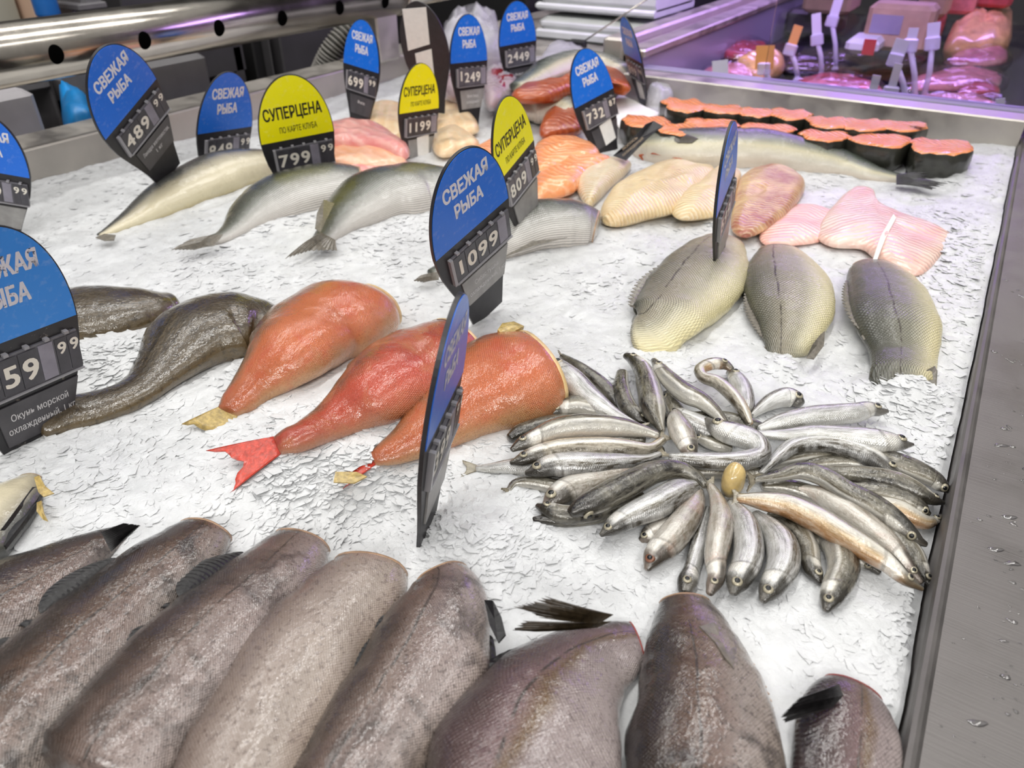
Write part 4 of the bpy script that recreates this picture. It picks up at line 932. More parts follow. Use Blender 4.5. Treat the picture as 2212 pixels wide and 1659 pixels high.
def build_red_fish():
    g = 'red and orange headless perch'
    r, L = fish('ocean_perch', 'orange headless perch, upper left of the three red and orange ones', 'fish', g, [(808, 664, 56), (786, 672, 74), (735, 688, 92), (682, 716, 96), (622, 764, 84), (566, 818, 56), (524, 860, 38), (506, 876, 31), (492, 890, 20)], 'orangefish', r=.62, side=-1, roll=.5, cut='cut_cream', seed=11, sink=.25, dome1=.2)
    L.tail(M['fin_olive'], r, .032, .025, fork=.85, tw=.2)
    L.ridge(M['fin_olive'], r, .38, .62, .010, dth=math.pi * .88)
    r, L = fish('ocean_perch', 'deep red headless perch, middle of the three, its tail dusted with ice', 'fish', g, [(985, 748, 72), (935, 772, 86), (865, 812, 92), (795, 856, 76), (725, 905, 48), (660, 940, 33), (622, 953, 29), (600, 962, 20)], 'redfish', r=.62, side=-1, roll=.55, cut='cut_cream', seed=12, sink=.25, dome1=.2)
    L.tail(M['fin_red'], r, .052, .026, fork=.6, tw=.25)
    plate('fin', [(905, 850, .02), (915, 880, .016), (880, 905, .012), (820, 906, .014), (800, 890, .018), (850, 862, .022)], M['fin_red'], r, ridges=.0006)
    r, L = fish('ocean_perch', 'orange headless perch behind the near edge on sign, cream cut end by the smelt', 'fish', g, [(1158, 800, 94), (1136, 806, 104), (1092, 822, 110), (1030, 852, 100), (962, 900, 74), (902, 944, 52), (858, 970, 36), (826, 983, 26), (806, 990, 16)], 'orangefish', r=.6, side=-1, roll=.45, cut='cut_cream', seed=13, sink=.25, dome1=.2)
    L.tail(M['fin_red'], r, .032, .020, fork=.7, tw=.25)
    L.ridge(M['fin_olive'], r, .3, .75, .008, dth=math.pi * .9)
    plate('fin', [(720, 1040, .012), (725, 1020, .013), (770, 1018, .014), (793, 1030, .014), (765, 1042, .013)], M['fin_olive'], r, ridges=.0006)
    b = [(1132, 704, .05), (1110, 694, .052), (1085, 698, .053), (1075, 712, .052), (1085, 722, .05), (1110, 716, .05)]
    plate('flesh_flap', b, M['fin_olive'], r, thick=.004, sag=.002)
    g = 'dark olive fish behind the worn sign'
    r, L = fish('dark_fish', 'dark olive fish farther back, half hidden behind the worn 559 sign', 'fish', g, [(372, 652, 22), (320, 664, 46), (255, 676, 62), (180, 684, 68), (90, 700, 70)], 'darkfish', r=.5, side=-1, roll=.5, seed=14, sink=.35)
    L.ridge(M['fin_brown'], r, .15, .8, .016, dth=math.pi * .85)
    r, L = fish('dark_fish', 'dark olive fish lying against the orange perch, tail running to the worn 559 sign', 'fish', g, [(584, 706, 40), (548, 700, 62), (480, 706, 80), (412, 738, 86), (355, 792, 58), (300, 842, 38), (235, 872, 36), (165, 890, 40), (100, 905, 46)], 'darkfish', r=.5, side=-1, roll=.4, seed=15, sink=.3)
    L.ridge(M['fin_brown'], r, .55, .95, .008, dth=math.pi * .9)

def build_silver_fish():
    r, L = fish('yellowtail', 'cream bellied headless fish below the leaning 489 sign, tail to the left', 'fish', None, [(592, 352, 30), (560, 358, 40), (490, 374, 52), (415, 404, 52), (345, 440, 42), (282, 476, 24), (240, 497, 12), (216, 509, 6)], 'yellowtail', r=.6, side=-1, roll=.85, seed=21, sink=.35, cut='cut_hake')
    plate('tail_fin', [(225, 504, .012), (250, 508, .01), (246, 518, .008), (226, 520, .008), (206, 512, .01)], M['fin_grey'], r, ridges=.0005)
    g = 'silver bream on the left half of the ice'
    r, L = fish('bream', 'silver bream in front of the yellow 799 sign, its tail bent to the left', 'fish', g, [(778, 400, 40), (735, 402, 52), (670, 412, 58), (600, 432, 56), (545, 464, 44), (508, 494, 24), (478, 514, 15), (448, 522, 12)], 'bream', r=.55, side=-1, roll=.7, seed=22, sink=.4, cut='cut_hake')
    fan('tail_fin', [(482, 506, .018), (464, 530, .011)], [(408, 517, .018), (370, 539, .012), (418, 539, .009)], M['fin_grey'], r)
    r, L = fish('bream', 'silver bream to the left of the tall 1099 sign, belly to the front', 'fish', g, [(985, 404, 44), (945, 410, 58), (880, 416, 66), (812, 430, 66), (755, 464, 50), (720, 496, 30), (698, 518, 22), (688, 530, 22)], 'bream', r=.55, side=-1, roll=.7, seed=23, sink=.35, cut='cut_hake')
    fan('tail_fin', [(694, 502, .020), (724, 518, .016)], [(616, 558, .011), (668, 541, .009), (728, 540, .010)], M['fin_grey'], r)
    plate('fin', [(700, 430, .045), (685, 460, .045), (682, 492, .04), (692, 502, .038), (705, 475, .044), (722, 440, .048)], M['fin_grey'], r, ridges=.0006)
    r, L = fish('bream', 'silver bream with a pinkish cut end, behind and right of the tall 1099 sign', 'fish', g, [(1286, 490, 36), (1262, 486, 48), (1215, 482, 55), (1150, 488, 58), (1085, 510, 55), (1018, 546, 38), (968, 576, 20), (935, 592, 13)], 'bream', r=.55, side=-1, roll=.7, seed=24, sink=.3, cut='cut_hake')
    fan('tail_fin', [(948, 587, .016), (948, 604, .011)], [(908, 594, .014), (892, 606, .011), (914, 609, .009)], M['fin_grey'], r, 15)
    plate('fin', [(1225, 512, .03), (1160, 528, .03), (1100, 548, .026), (1085, 556, .024), (1150, 520, .033)], M['fin_grey'], r, ridges=.0004)
    g = 'headless scaled bass on the right of the ice'
    r, L = fish('bass', 'leftmost of the three scaled bass, under the edge on blue sign, yellow belly', 'fish', g, [(1558, 528, 44), (1548, 542, 62), (1527, 578, 86), (1492, 628, 92), (1450, 676, 76), (1424, 702, 64, -.010), (1402, 728, 52, -.030)], 'bass', r=.48, side=-1, roll=.1, seed=25, sink=.22, cut='cut_hake', dome1=.2)
    L.ridge(M['fin_grey'], r, .3, .95, .010, spiky=.35)
    r, L = fish('bass', 'middle one of the three scaled bass, dark line along its flank', 'fish', g, [(1684, 548, 44), (1688, 562, 62), (1697, 600, 90), (1706, 652, 97), (1707, 706, 76), (1700, 752, 48, -.002), (1696, 788, 34, -.022)], 'bass', r=.48, side=-1, roll=.05, seed=26, sink=.22, cut='cut_hake', dome1=.2)
    L.ridge(M['fin_grey'], r, .4, .9, .008, spiky=.3)
    plate('fin', [(1772, 722, .02), (1782, 715, .022), (1780, 745, .016), (1758, 776, .012), (1742, 772, .014), (1755, 745, .022)], M['fin_grey'], r, ridges=.0005)
    r, L = fish('bass', 'rightmost of the three scaled bass, dark grey back, nearest the steel rail', 'fish', g, [(1890, 580, 40), (1898, 594, 60), (1916, 634, 84), (1934, 694, 94), (1948, 752, 80), (1948, 800, 70, -.008), (1944, 840, 66, -.030)], 'bass_dark', r=.48, side=-1, roll=.12, seed=27, sink=.22, cut='cut_hake', dome1=.2)
    L.ridge(M['fin_grey'], r, .15, .65, .009, spiky=.3)
    plate('fin', [(2018, 790, .02), (2024, 800, .02), (2020, 836, .012), (2005, 836, .012), (1985, 822, .016), (2002, 800, .022)], M['fin_grey'], r, ridges=.0005)
    r, L = fish('salmon', 'whole gutted silver salmon lying in front of the salmon steaks', 'fish', None, [(1378, 322, 20), (1400, 322, 36), (1460, 324, 48), (1550, 326, 52), (1650, 330, 52), (1745, 343, 44), (1830, 360, 32), (1890, 378, 20), (1945, 387, 12)], 'salmon', r=.62, side=1, roll=.75, seed=28, sink=.35, m=30)
    plate_on(L, 'gill_opening', [(1432, 296), (1455, 289), (1485, 290), (1508, 299), (1495, 308), (1465, 308)], M['fin_brown'], r, .002, thick=.002, sag=.0015)
    plate_on(L, 'belly_opening', [(1380, 334), (1410, 330), (1470, 342), (1535, 366), (1510, 368), (1440, 352), (1392, 348)], M['salmon_cut'], r, .003, thick=.002, sag=.002)
    fan('tail_fin', [(1936, 377, .022), (1936, 398, .014)], [(2008, 372, .032), (1998, 386, .024), (2048, 396, .026), (2014, 409, .017)], M['fin_dark'], r, jag=.2)
    # black tag tied to the salmon
    root = empty('product_tag', P(1380, 330, .01), 'small glossy black tag tied to the head end of the whole salmon', 'tag')
    plate('tag_card', [(1324, 336, .03), (1345, 318, .045), (1375, 290, .065), (1395, 268, .078), (1412, 261, .08), (1432, 272, .076), (1405, 292, .066), (1375, 322, .045), (1352, 346, .03)], M['black'], root, thick=.001)
    A = P(1338, 336, .034); B = P(1398, 284, .0715); ex = norm(B - A); nn = norm(np.cross(ex, norm(P(1376, 300, .060) - P(1392, 314, .053)))); nn = nn if nn @ norm(CAM - A) > 0 else -nn
    ey = np.cross(nn, ex); b = MB()
    for i, (s_, w_) in enumerate((('ЛОСОСЬ', .032), ('ОХЛАЖДЕННЫЙ', .045))):
        v, f = text_mesh(s_, w_, .0045, .01); b.add([A + ex * (.026 + x) + ey * (y + .001 - .009 * i) + nn * (.0022 + e_) for x, y, e_ in v], f)
    b.build('lettering', M['tag_text'], root)

def build_fillets():
    g = 'cream cod fillets'
    def fil(label, o, mat, t=.016, grp=g, name='fish_fillet', **k):
        return tag(slab(name, o, M[mat], t * .8, edge=.3, **k), label, 'fillet', grp)
    fil('white furrowed cod fillet beside the orange trout', [(1240, 385), (1275, 355), (1325, 345), (1362, 352), (1355, 370), (1320, 400), (1280, 440), (1262, 436)], 'cod_white', .03, seed=1, dz=.002, wave=.004)
    fil('long cream cod fillet with a silvery edge in front of the salmon', [(1302, 478), (1300, 445), (1330, 405), (1385, 370), (1450, 352), (1520, 358), (1545, 372), (1515, 410), (1470, 450), (1400, 468), (1340, 484)], 'cod_fillet', .034, seed=2, dz=.004, wave=.004)
    fil('cream cod fillet left of the edge on sign, seam down the middle', [(1452, 455), (1475, 425), (1520, 390), (1560, 362), (1600, 372), (1590, 420), (1570, 455), (1520, 468), (1470, 470)], 'cod_fillet', .03, seed=3, dz=.004, wave=.004)
    fil('brown striped cod fillet right of the edge on sign', [(1580, 490), (1585, 440), (1600, 385), (1640, 362), (1690, 362), (1730, 385), (1738, 410), (1710, 450), (1660, 490), (1610, 510)], 'cod_brown', .03, seed=4, dz=.003, wave=.003)
    g2 = 'pink tilapia fillets'
    fil('smaller rosy tilapia fillet next to the brown striped cod', [(1640, 510), (1655, 480), (1700, 448), (1745, 440), (1800, 455), (1820, 480), (1790, 505), (1770, 522), (1700, 530), (1655, 528)], 'tilapia_red', .014, g2, seed=5, dz=.002, wave=.004)
    til = fil('large folded tilapia fillet with a white seam above the rightmost bass', [(1765, 505), (1795, 450), (1830, 415), (1855, 404), (1885, 412), (1898, 438), (1950, 462), (2055, 512), (2040, 545), (1990, 592), (1935, 580), (1890, 555), (1860, 535), (1795, 530)], 'tilapia', .022, g2, seed=6, dz=.003, wave=.008)
    p_ = [(1930, 462, .024), (1936, 470, .024), (1915, 510, .025), (1895, 560, .02), (1885, 562, .02), (1902, 510, .025)]
    plate('seam', p_, M['paper'], til, thick=.0012)
    g3 = 'orange trout fillets by the 809 sign'
    fil('upper orange trout fillet right of the yellow 809 sign', [(1150, 335), (1165, 310), (1210, 304), (1258, 308), (1295, 330), (1280, 350), (1210, 365), (1160, 375)], 'trout_fillet', .034, g3, seed=8, dz=.01, wave=.003)
    fil('lower striped trout fillet right of the yellow 809 sign', [(1150, 400), (1165, 375), (1205, 348), (1265, 334), (1328, 345), (1310, 358), (1262, 385), (1240, 410), (1190, 425), (1155, 430)], 'trout_fillet', .032, g3, seed=9, dz=.008, wave=.003)
    fil('peach trout fillet edge left of the yellow 809 sign', [(1020, 330), (1045, 315), (1075, 305), (1080, 350), (1050, 370), (1025, 360)], 'trout_fillet', .025, g3, seed=10, dz=.004)
    g4 = 'pink fillets behind the 799 sign'
    fil('long pink ridged fillet behind the 1199 sign', [(690, 290), (720, 270), (770, 266), (820, 278), (865, 305), (885, 325), (870, 340), (800, 325), (740, 318), (700, 320)], 'pink_fillet', .04, g4, seed=11, dz=.012, wave=.002)
    fil('peach folded fillet under the long pink one', [(690, 340), (720, 318), (780, 312), (850, 325), (878, 345), (870, 362), (800, 366), (730, 362), (700, 360)], 'orange_fillet', .03, g4, seed=12, dz=.006, wave=.003)
    fil('rosy fillet end in front of the folded peach one', [(712, 365), (750, 340), (820, 335), (872, 350), (860, 372), (800, 378), (740, 378)], 'pink_fillet', .026, g4, seed=13, dz=.002, wave=.003)
    g5 = 'straw coloured fillets in the back'
    fil('straw coloured fillet left of the 1199 sign', [(770, 285), (775, 250), (800, 228), (850, 222), (885, 240), (890, 285), (850, 300), (800, 295)], 'pale_fillet', .03, g5, seed=14, dz=.004, wave=.006)
    fil('straw coloured fillet right of the 1199 sign, upper one', [(935, 255), (942, 228), (970, 222), (1005, 240), (1035, 275), (1020, 285), (985, 285), (945, 290)], 'pale_fillet', .035, g5, seed=15, dz=.006, wave=.003)
    fil('straw coloured fillet right of the 1199 sign, lower one', [(935, 320), (940, 290), (985, 278), (1025, 300), (1035, 315), (1000, 325), (955, 335)], 'pale_fillet', .03, g5, seed=16, dz=.002, wave=.003)
    g6 = 'salmon sides with silver skin'
    def side(label, pts, zb, cutpoly, seed):
        L = Loft(pts, .55, 1, .5, .35, zb, 36, 24, .03, seed); c = L.c.mean(0); root = empty('salmon_fillet', (c[0], c[1], H1(c[0], c[1])), label, 'fillet', g6)
        L.body('skin', M['salmon'], root); slab('cut_flesh', cutpoly, M['salmon_cut'], .03, root, zb=L.c[:, 2].mean() - .012, seed=seed, ax=None)
    side('salmon side with an orange cut edge left of the 732 sign, farther one', [(1118, 188, 14), (1150, 172, 22), (1190, 152, 30), (1245, 136, 30), (1300, 138, 26), (1345, 152, 18)], .062, [(1105, 205), (1125, 188), (1170, 185), (1220, 170), (1250, 150), (1330, 150), (1362, 185), (1350, 192), (1310, 182), (1250, 190), (1190, 208), (1130, 212)], 31)
    side('salmon side with a deep red cut end left of the 732 sign, nearer one', [(1118, 240, 20), (1150, 232, 34), (1190, 232, 38), (1225, 240, 40), (1248, 250, 36)], .02, [(1168, 288), (1172, 260), (1190, 228), (1215, 210), (1240, 206), (1262, 240), (1258, 275), (1215, 285)], 32)
    # packed tuna at the back corner
    g7 = 'red tuna packs in clear film'
    for lab, o, t in (('red tuna pack in film behind the 1249 sign, left one', [(962, 195), (968, 165), (990, 158), (1000, 185), (990, 205)], .03),
                      ('red tuna pack in film between the 1249 and 2449 signs', [(1045, 200), (1050, 165), (1075, 148), (1105, 155), (1115, 185), (1095, 205), (1060, 220)], .035)):
        o_ = tag(slab('tuna_pack', o, M['tuna'], t, dz=.03), lab, 'packed fish', g7)
        slab('film', [(u + (u - np.mean([q[0] for q in o])) * .10, v + (v - np.mean([q[1] for q in o])) * .10) for u, v in o], M['film'], t * 1.15, o_, dz=.03, wave=.012, seed=3)
    # film and paper by the far rim
    tag(slab('plastic_film', [(1395, 222), (1405, 200), (1425, 182), (1442, 184), (1455, 218), (1435, 234), (1410, 234)], M['film'], .06, wave=.025, seed=5, dz=.0), 'crumpled clear plastic film standing at the far rim by the steaks', 'film')
    tag(slab('paper_sheet', [(1325, 250), (1335, 205), (1385, 225), (1425, 245), (1390, 262), (1350, 285)], M['paper'], .006, dz=.02, wave=.004), 'white paper sheet lying right of the 732 sign', 'paper')
    tag(slab('plastic_film', [(1150, 195), (1168, 160), (1185, 142), (1180, 170), (1172, 190)], M['film'], .03, wave=.02, seed=8, dz=.02), 'small twist of clear film right of the 2449 sign', 'film')

def build_steaks():
    g = 'salmon steaks in two rows'
    back = [(1478, 226, 46, 17, 'tallest steak at the left end of the back row'), (1562, 236, 48, 12, 'second steak from the left in the back row'), (1632, 243, 44, 11, 'third steak from the left in the back row'),
            (1706, 246, 46, 14, 'back row steak with a raised violet lit tip'), (1792, 264, 48, 15, 'back row steak lit violet, left of the middle gap'), (1864, 269, 54, 16, 'back row steak lit violet, second from the right end'), (1952, 272, 54, 13, 'rosy steak at the right end of the back row')]
    front = [(1396, 262, 50, 16, 'front row steak at the left end, beside the black tag'), (1462, 278, 52, 15, 'second steak from the left in the front row'), (1540, 266, 58, 13, 'front row steak behind the head end of the whole salmon'),
             (1660, 277, 60, 12, 'front row steak right of the edge on blue sign'), (1782, 293, 54, 13, 'front row steak behind the back of the whole salmon'), (1906, 302, 64, 18, 'front row steak with dark skin, second from the right end'), (2034, 316, 68, 21, 'largest orange steak at the right end of the front row')]
    for row, (lst, t) in enumerate(((back, .034), (front, .036))):
        for k, (u, v, a, b, lab) in enumerate(lst):
            th = np.linspace(0, 2 * math.pi, 22, endpoint=False); rs = np.random.RandomState(k + 20 * row)
            o = [(u + a * math.cos(x) * (1 + .08 * rs.randn()), v + b * math.sin(x) * (1 + .10 * rs.randn()) * (1 - .5 * math.exp(-((x - 4.7) / .5) ** 2)) + .12 * a * math.cos(x) * .5) for x in th]
            zb = float(PY(u, v, 1.0)[2]) * 0; c = P(u, v, .05); zt = .052 if row == 0 else .046
            root = empty('salmon_steak', (c[0], c[1], .01), 'salmon steak, ' + lab, 'steak', g)
            pts = np.array([P(x, y, zt) for x, y in o]); cc = pts.mean(0); n = len(pts); V = []; R = []
            for q, z in ((1.0, 0.0), (.96, .0022), (.85, .0034), (.6, .0036), (.3, .003)):
                R.append(list(range(len(V), len(V) + n))); V += [cc + (p - cc) * q + np.array([0, 0, z + .002 * vnoise(np.array([p[0] * 60 * q]), np.array([p[1] * 60 * q]), k)[0]]) for p in pts]
            V.append(cc + [0, 0, .003]); F = [(A[i], A[(i + 1) % n], B[(i + 1) % n], B[i]) for A, B in zip(R, R[1:]) for i in range(n)] + [(R[-1][i], R[-1][(i + 1) % n], len(V) - 1) for i in range(n)]
            F = [f[::-1] for f in F] if ((pts[:, 0] * np.roll(pts[:, 1], -1) - np.roll(pts[:, 0], -1) * pts[:, 1]).sum()) < 0 else F
            d = np.array(V) - cc; ex = np.abs(d).max(0)
            mesh('flesh', V, F, M['steak'], root, True, d[:, :2] / ex[:2] / 2 + .5, d[:, :2])
            V = []; R = []
            for q, z in ((.999, .0004), (1.02, -.004), (1.03, -t * .5), (1.0, -t), (.9, -t - .006)):
                R.append(list(range(len(V), len(V) + n))); V += [cc + (p - cc) * q + np.array([0, 0, z]) for p in pts]
            F = [(B[i], B[(i + 1) % n], A[(i + 1) % n], A[i]) for A, B in zip(R, R[1:]) for i in range(n)] + [tuple(R[-1])]
            mesh('skin', V, F, M['skin_side'], root, True)

# ------------------------------------------------------------------ the pile of smelt
SMELT = [
 # label, skin, side, roll, lift, spine (head to tail), eye tone, tail length
 ('dark smelt mostly hidden below the round eyed one and the silver curved one', 'smelt_dark', -1, .9, .002, [(1860, 985, 10), (1800, 982, 18), (1730, 985, 20), (1670, 1000, 16), (1620, 1015, 10)], 0, 0),  # first rows: dark fish added low down to fill the pile's shadowed gaps
 ('smelt back just showing between the doubled smelt and the yellow roe', 'smelt_dark', -1, 1.0, .004, [(1680, 1040, 10), (1630, 1022, 18), (1560, 1016, 20), (1490, 1018, 16), (1440, 1028, 8)], 0, 0),
 ('dark smelt in the gap above the doubled smelt', 'smelt_dark', 1, .9, .003, [(1660, 930, 10), (1620, 920, 18), (1560, 905, 18), (1500, 900, 12)], 0, 0),
 ('dark smelt in the gap between the orange bellied one and the long brown one', 'smelt_dark', -1, .9, .003, [(1900, 1150, 10), (1840, 1110, 20), (1770, 1075, 22), (1700, 1052, 18), (1650, 1050, 10)], 0, 0),
 ('smelt in the shade under the orange bellied one, only its back in sight', 'smelt_dark', -1, .9, .001, [(1900, 1235, 8), (1850, 1205, 18), (1790, 1175, 22), (1730, 1140, 20), (1680, 1115, 12)], 0, 0),
 ('dark smelt in the gap above the third head down on the left', 'smelt_dark', -1, .9, .002, [(1160, 985, 8), (1220, 985, 18), (1300, 982, 20), (1380, 978, 16), (1430, 972, 10)], 0, 0),
 ('dark smelt in the gap under the uppermost head on the left', 'smelt_dark', -1, .9, .004, [(1170, 945, 10), (1240, 940, 20), (1310, 940, 20), (1390, 950, 12)], 0, 0),
 ('smelt back in the gap between the broad smelt and the gold flecked one', 'smelt_dark', 1, 1.0, .002, [(1440, 850, 10), (1455, 880, 18), (1470, 905, 20), (1480, 930, 14)], 0, 0),
 ('pale smelt buried at the foot of the pile under the reddish eyed one', 'smelt_pale', 1, .3, 0.0, [(1385, 1168, 8), (1400, 1158, 20), (1430, 1140, 24), (1465, 1118, 18)], 0, 0),
 ('smelt under the middle of the pile, striped flank just in sight', 'smelt_silver', -1, .2, .004, [(1440, 905, 10), (1465, 900, 20), (1500, 915, 25), (1545, 935, 22), (1590, 940, 12)], 0, 0),
 ('dark smelt in the shade under the right side of the pile', 'smelt_dark', -1, .9, .004, [(1895, 1008, 10), (1870, 1002, 16), (1820, 997, 16), (1760, 1001, 14), (1715, 1011, 8)], 0, 0),
 ('smelt tail end poking out on the left beside the near edge on sign', 'smelt_silver', -1, .2, .001, [(1230, 1024, 16), (1180, 1018, 24), (1120, 1008, 20), (1060, 1011, 11), (1030, 1012, 7)], 0, .014),
 ('thin dark smelt with a curled tail at the lower left of the pile', 'smelt_dark', -1, .8, .001, [(1260, 1066, 12), (1210, 1054, 18), (1150, 1042, 15), (1112, 1044, 9), (1098, 1060, 6)], 0, .006),
 ('smelt with an olive snout lying lowest on the left', 'smelt_dark', -1, .5, .0, [(1152, 1121, 4), (1185, 1122, 14), (1235, 1122, 18), (1310, 1106, 22), (1385, 1075, 18)], 0, 0),
 ('dark headed smelt under the long brown one at the lower left', 'smelt_dark', -1, .4, .004, [(1160, 1092, 5), (1185, 1102, 18), (1225, 1112, 22), (1290, 1106, 20), (1340, 1090, 14)], 0, 0),
 ('black snouted smelt touching the orange perch', 'smelt_dark', -1, .9, .002, [(1102, 946, 10), (1125, 932, 17), (1188, 914, 18), (1250, 905, 14)], 0, 0),
 ('silver arched smelt touching the lower edge of the orange perch', 'smelt_dark', 1, .5, .006, [(1184, 895, 5), (1212, 880, 18), (1252, 876, 23), (1305, 890, 19), (1350, 912, 13), (1400, 932, 8)], 0, 0),
 ('plump silver smelt with its head hidden behind the orange perch', 'smelt_silver', 1, .2, .010, [(1186, 788, 16), (1208, 800, 24), (1240, 826, 28), (1285, 868, 24), (1335, 900, 14), (1380, 922, 8)], 0, .006),
 ('long thin dark smelt at the upper left edge of the pile', 'smelt_dark', 1, 1.3, .002, [(1352, 896, 8), (1330, 866, 15), (1302, 832, 16), (1256, 796, 13), (1228, 778, 9), (1214, 769, 6)], 0, .004),
 ('short smelt with a dark snout pointing into the pile, top left', 'smelt_dark', 1, .6, .006, [(1398, 914, 6), (1378, 902, 15), (1353, 874, 20), (1342, 838, 19), (1344, 806, 13)], 0, 0),
 ('broad smelt with brown back and bright belly at the top edge', 'smelt_dark', -1, .25, .012, [(1352, 768, 7), (1370, 778, 14), (1390, 802, 20), (1402, 842, 27), (1410, 882, 28), (1420, 908, 17), (1430, 930, 7)], 0, 0),
 ('smelt with gold flecked side running into the middle from the top edge', 'smelt_dark', 1, .3, .014, [(1412, 778, 6), (1425, 795, 14), (1446, 820, 20), (1482, 850, 22), (1515, 866, 19), (1545, 890, 14), (1565, 912, 8)], 0, 0),
 ('looped smelt with a golden belly arched over the top edge', 'smelt_gold', -1, .3, .016, [(1580, 798, 6), (1566, 788, 12), (1540, 786, 14), (1512, 798, 13), (1520, 815, 13), (1550, 826, 15), (1584, 856, 16), (1606, 886, 14), (1620, 914, 7)], 0, 0),
 ('short bright smelt behind the looped one', 'smelt_silver', 1, .2, .004, [(1578, 804, 10), (1590, 816, 18), (1606, 845, 22), (1612, 880, 18), (1605, 900, 10)], 0, 0),
 ('blunt smelt end right of the looped one', 'smelt_silver', -1, .4, .004, [(1728, 872, 12), (1716, 862, 20), (1695, 858, 22), (1662, 870, 18), (1625, 896, 8)], 0, 0),
 ('smelt with an upturned snout, uppermost on the right side', 'smelt_silver', -1, .2, .010, [(1916, 888, 4), (1902, 889, 10), (1878, 884, 18), (1840, 893, 23), (1755, 900, 24), (1685, 913, 19), (1640, 926, 8)], 0, 0),
 ('smelt with a wide round eye and brown pointed snout, rightmost of the upper heads', 'smelt_silver', -1, .18, .016, [(1972, 960, 2), (1955, 960, 11), (1932, 956, 21), (1896, 953, 26), (1822, 942, 23), (1752, 936, 17), (1682, 940, 12), (1628, 936, 6)], 0, 0),
 ('silver smelt curving under the round eyed one toward the rail', 'smelt_silver', 1, .3, .012, [(1948, 1028, 4), (1925, 1015, 15), (1885, 990, 22), (1832, 968, 22), (1768, 957, 20), (1715, 964, 19), (1680, 988, 15), (1645, 1022, 7)], 0, .010),
 ('thick brown backed smelt, its blunt head next to the rail', 'smelt_dark', -1, 1.25, .008, [(2048, 1058, 8), (2034, 1048, 16), (2012, 1032, 20), (1966, 1010, 23), (1918, 992, 21), (1888, 978, 14)], 0, 0),
 ('smelt with pale upper side and brown lower side, open mouth at the rail', 'smelt_dark', 1, .35, .008, [(2038, 1086, 4), (2012, 1078, 14), (1984, 1063, 20), (1946, 1045, 23), (1908, 1034, 22), (1860, 1025, 20), (1815, 1020, 16), (1785, 1014, 8)], 0, 0),
 ('dark green backed smelt between the open mouthed one and the rosy one', 'smelt_dark', -1, 1.2, .004, [(2008, 1110, 4), (1988, 1096, 17), (1947, 1074, 22), (1890, 1060, 21), (1840, 1052, 14)], 0, 0),
 ('rosy throated smelt whose head turns up at the rail', 'smelt_gold', -1, .2, .002, [(2038, 1114, 6), (2018, 1124, 11), (1992, 1126, 18), (1940, 1100, 23), (1890, 1086, 18), (1850, 1075, 10)], 0, 0),
 ('very long dark brown smelt crossing the right side', 'smelt_dark', -1, 1.1, .018, [(2000, 1176, 4), (1982, 1166, 14), (1938, 1126, 22), (1890, 1092, 25), (1830, 1061, 24), (1780, 1030, 22), (1730, 1017, 19), (1680, 1028, 12), (1630, 1036, 6)], 0, .008),
 ('greenish smelt with a tattered belly below the long brown one', 'smelt_pale', -1, .5, .008, [(1990, 1258, 6), (1958, 1220, 17), (1920, 1174, 25), (1872, 1134, 29), (1815, 1096, 28), (1765, 1067, 18), (1720, 1055, 9)], 0, 0),
 ('smelt with a black head at the lower right against the rail', 'smelt_dark', 1, .4, .008, [(2010, 1266, 3), (1996, 1240, 15), (1976, 1202, 23), (1946, 1170, 24), (1900, 1132, 21), (1855, 1110, 12)], 0, 0),
 ('long smelt with an orange belly sweeping to the lower right', 'smelt_gold', -1, .25, .016, [(1992, 1272, 4), (1958, 1252, 15), (1918, 1216, 23), (1872, 1186, 27), (1815, 1152, 29), (1757, 1118, 29), (1700, 1092, 26), (1645, 1082, 20), (1595, 1076, 9)], 0, .006),
 ('brown smelt bent sideways, head lowest at the right of the front fan', 'smelt_dark', -1, .35, .004, [(1784, 1318, 8), (1790, 1302, 22), (1802, 1276, 32), (1822, 1235, 37), (1816, 1194, 34), (1792, 1166, 24), (1765, 1150, 12)], 0, 0),
 ('smelt half under the orange bellied one, dark head in the front fan', 'smelt_dark', 1, .3, .003, [(1772, 1258, 5), (1764, 1244, 16), (1752, 1222, 22), (1744, 1184, 25), (1724, 1150, 25), (1690, 1124, 18), (1660, 1114, 9)], 0, 0),
 ('silver smelt with a ribbed flank, fifth head of the front fan', 'smelt_silver', -1, .2, .006, [(1648, 1298, 8), (1656, 1284, 22), (1670, 1262, 31), (1690, 1224, 38), (1690, 1180, 36), (1668, 1145, 27), (1632, 1112, 12)], 0, 0),
 ('broad silver smelt with a bright gill cover, fourth head of the front fan', 'smelt_silver', -1, .15, .009, [(1584, 1282, 8), (1588, 1268, 22), (1597, 1248, 30), (1613, 1216, 34), (1618, 1178, 34), (1608, 1130, 29), (1582, 1088, 13)], 0, 0),
 ('yellowish smelt lying belly up, blood spot at the throat, in the front fan', 'smelt_pale', -1, .2, .011, [(1533, 1282, 8), (1540, 1266, 17), (1548, 1244, 20), (1546, 1206, 25), (1554, 1158, 29), (1557, 1112, 25), (1545, 1070, 14), (1533, 1050, 10)], 0, .010),
 ('thin silver smelt with a black broken head in the front fan', 'smelt_silver', 1, .2, .002, [(1478, 1278, 14), (1484, 1258, 24), (1494, 1230, 19), (1508, 1180, 19), (1522, 1125, 13), (1530, 1098, 8)], 0, 0),
 ('grey smelt with a reddish eye, first long one left in the front fan', 'smelt_pale', -1, .3, .006, [(1398, 1230, 6), (1406, 1214, 20), (1418, 1196, 28), (1447, 1168, 35), (1478, 1128, 33), (1500, 1088, 25), (1508, 1062, 14)], 1, 0),
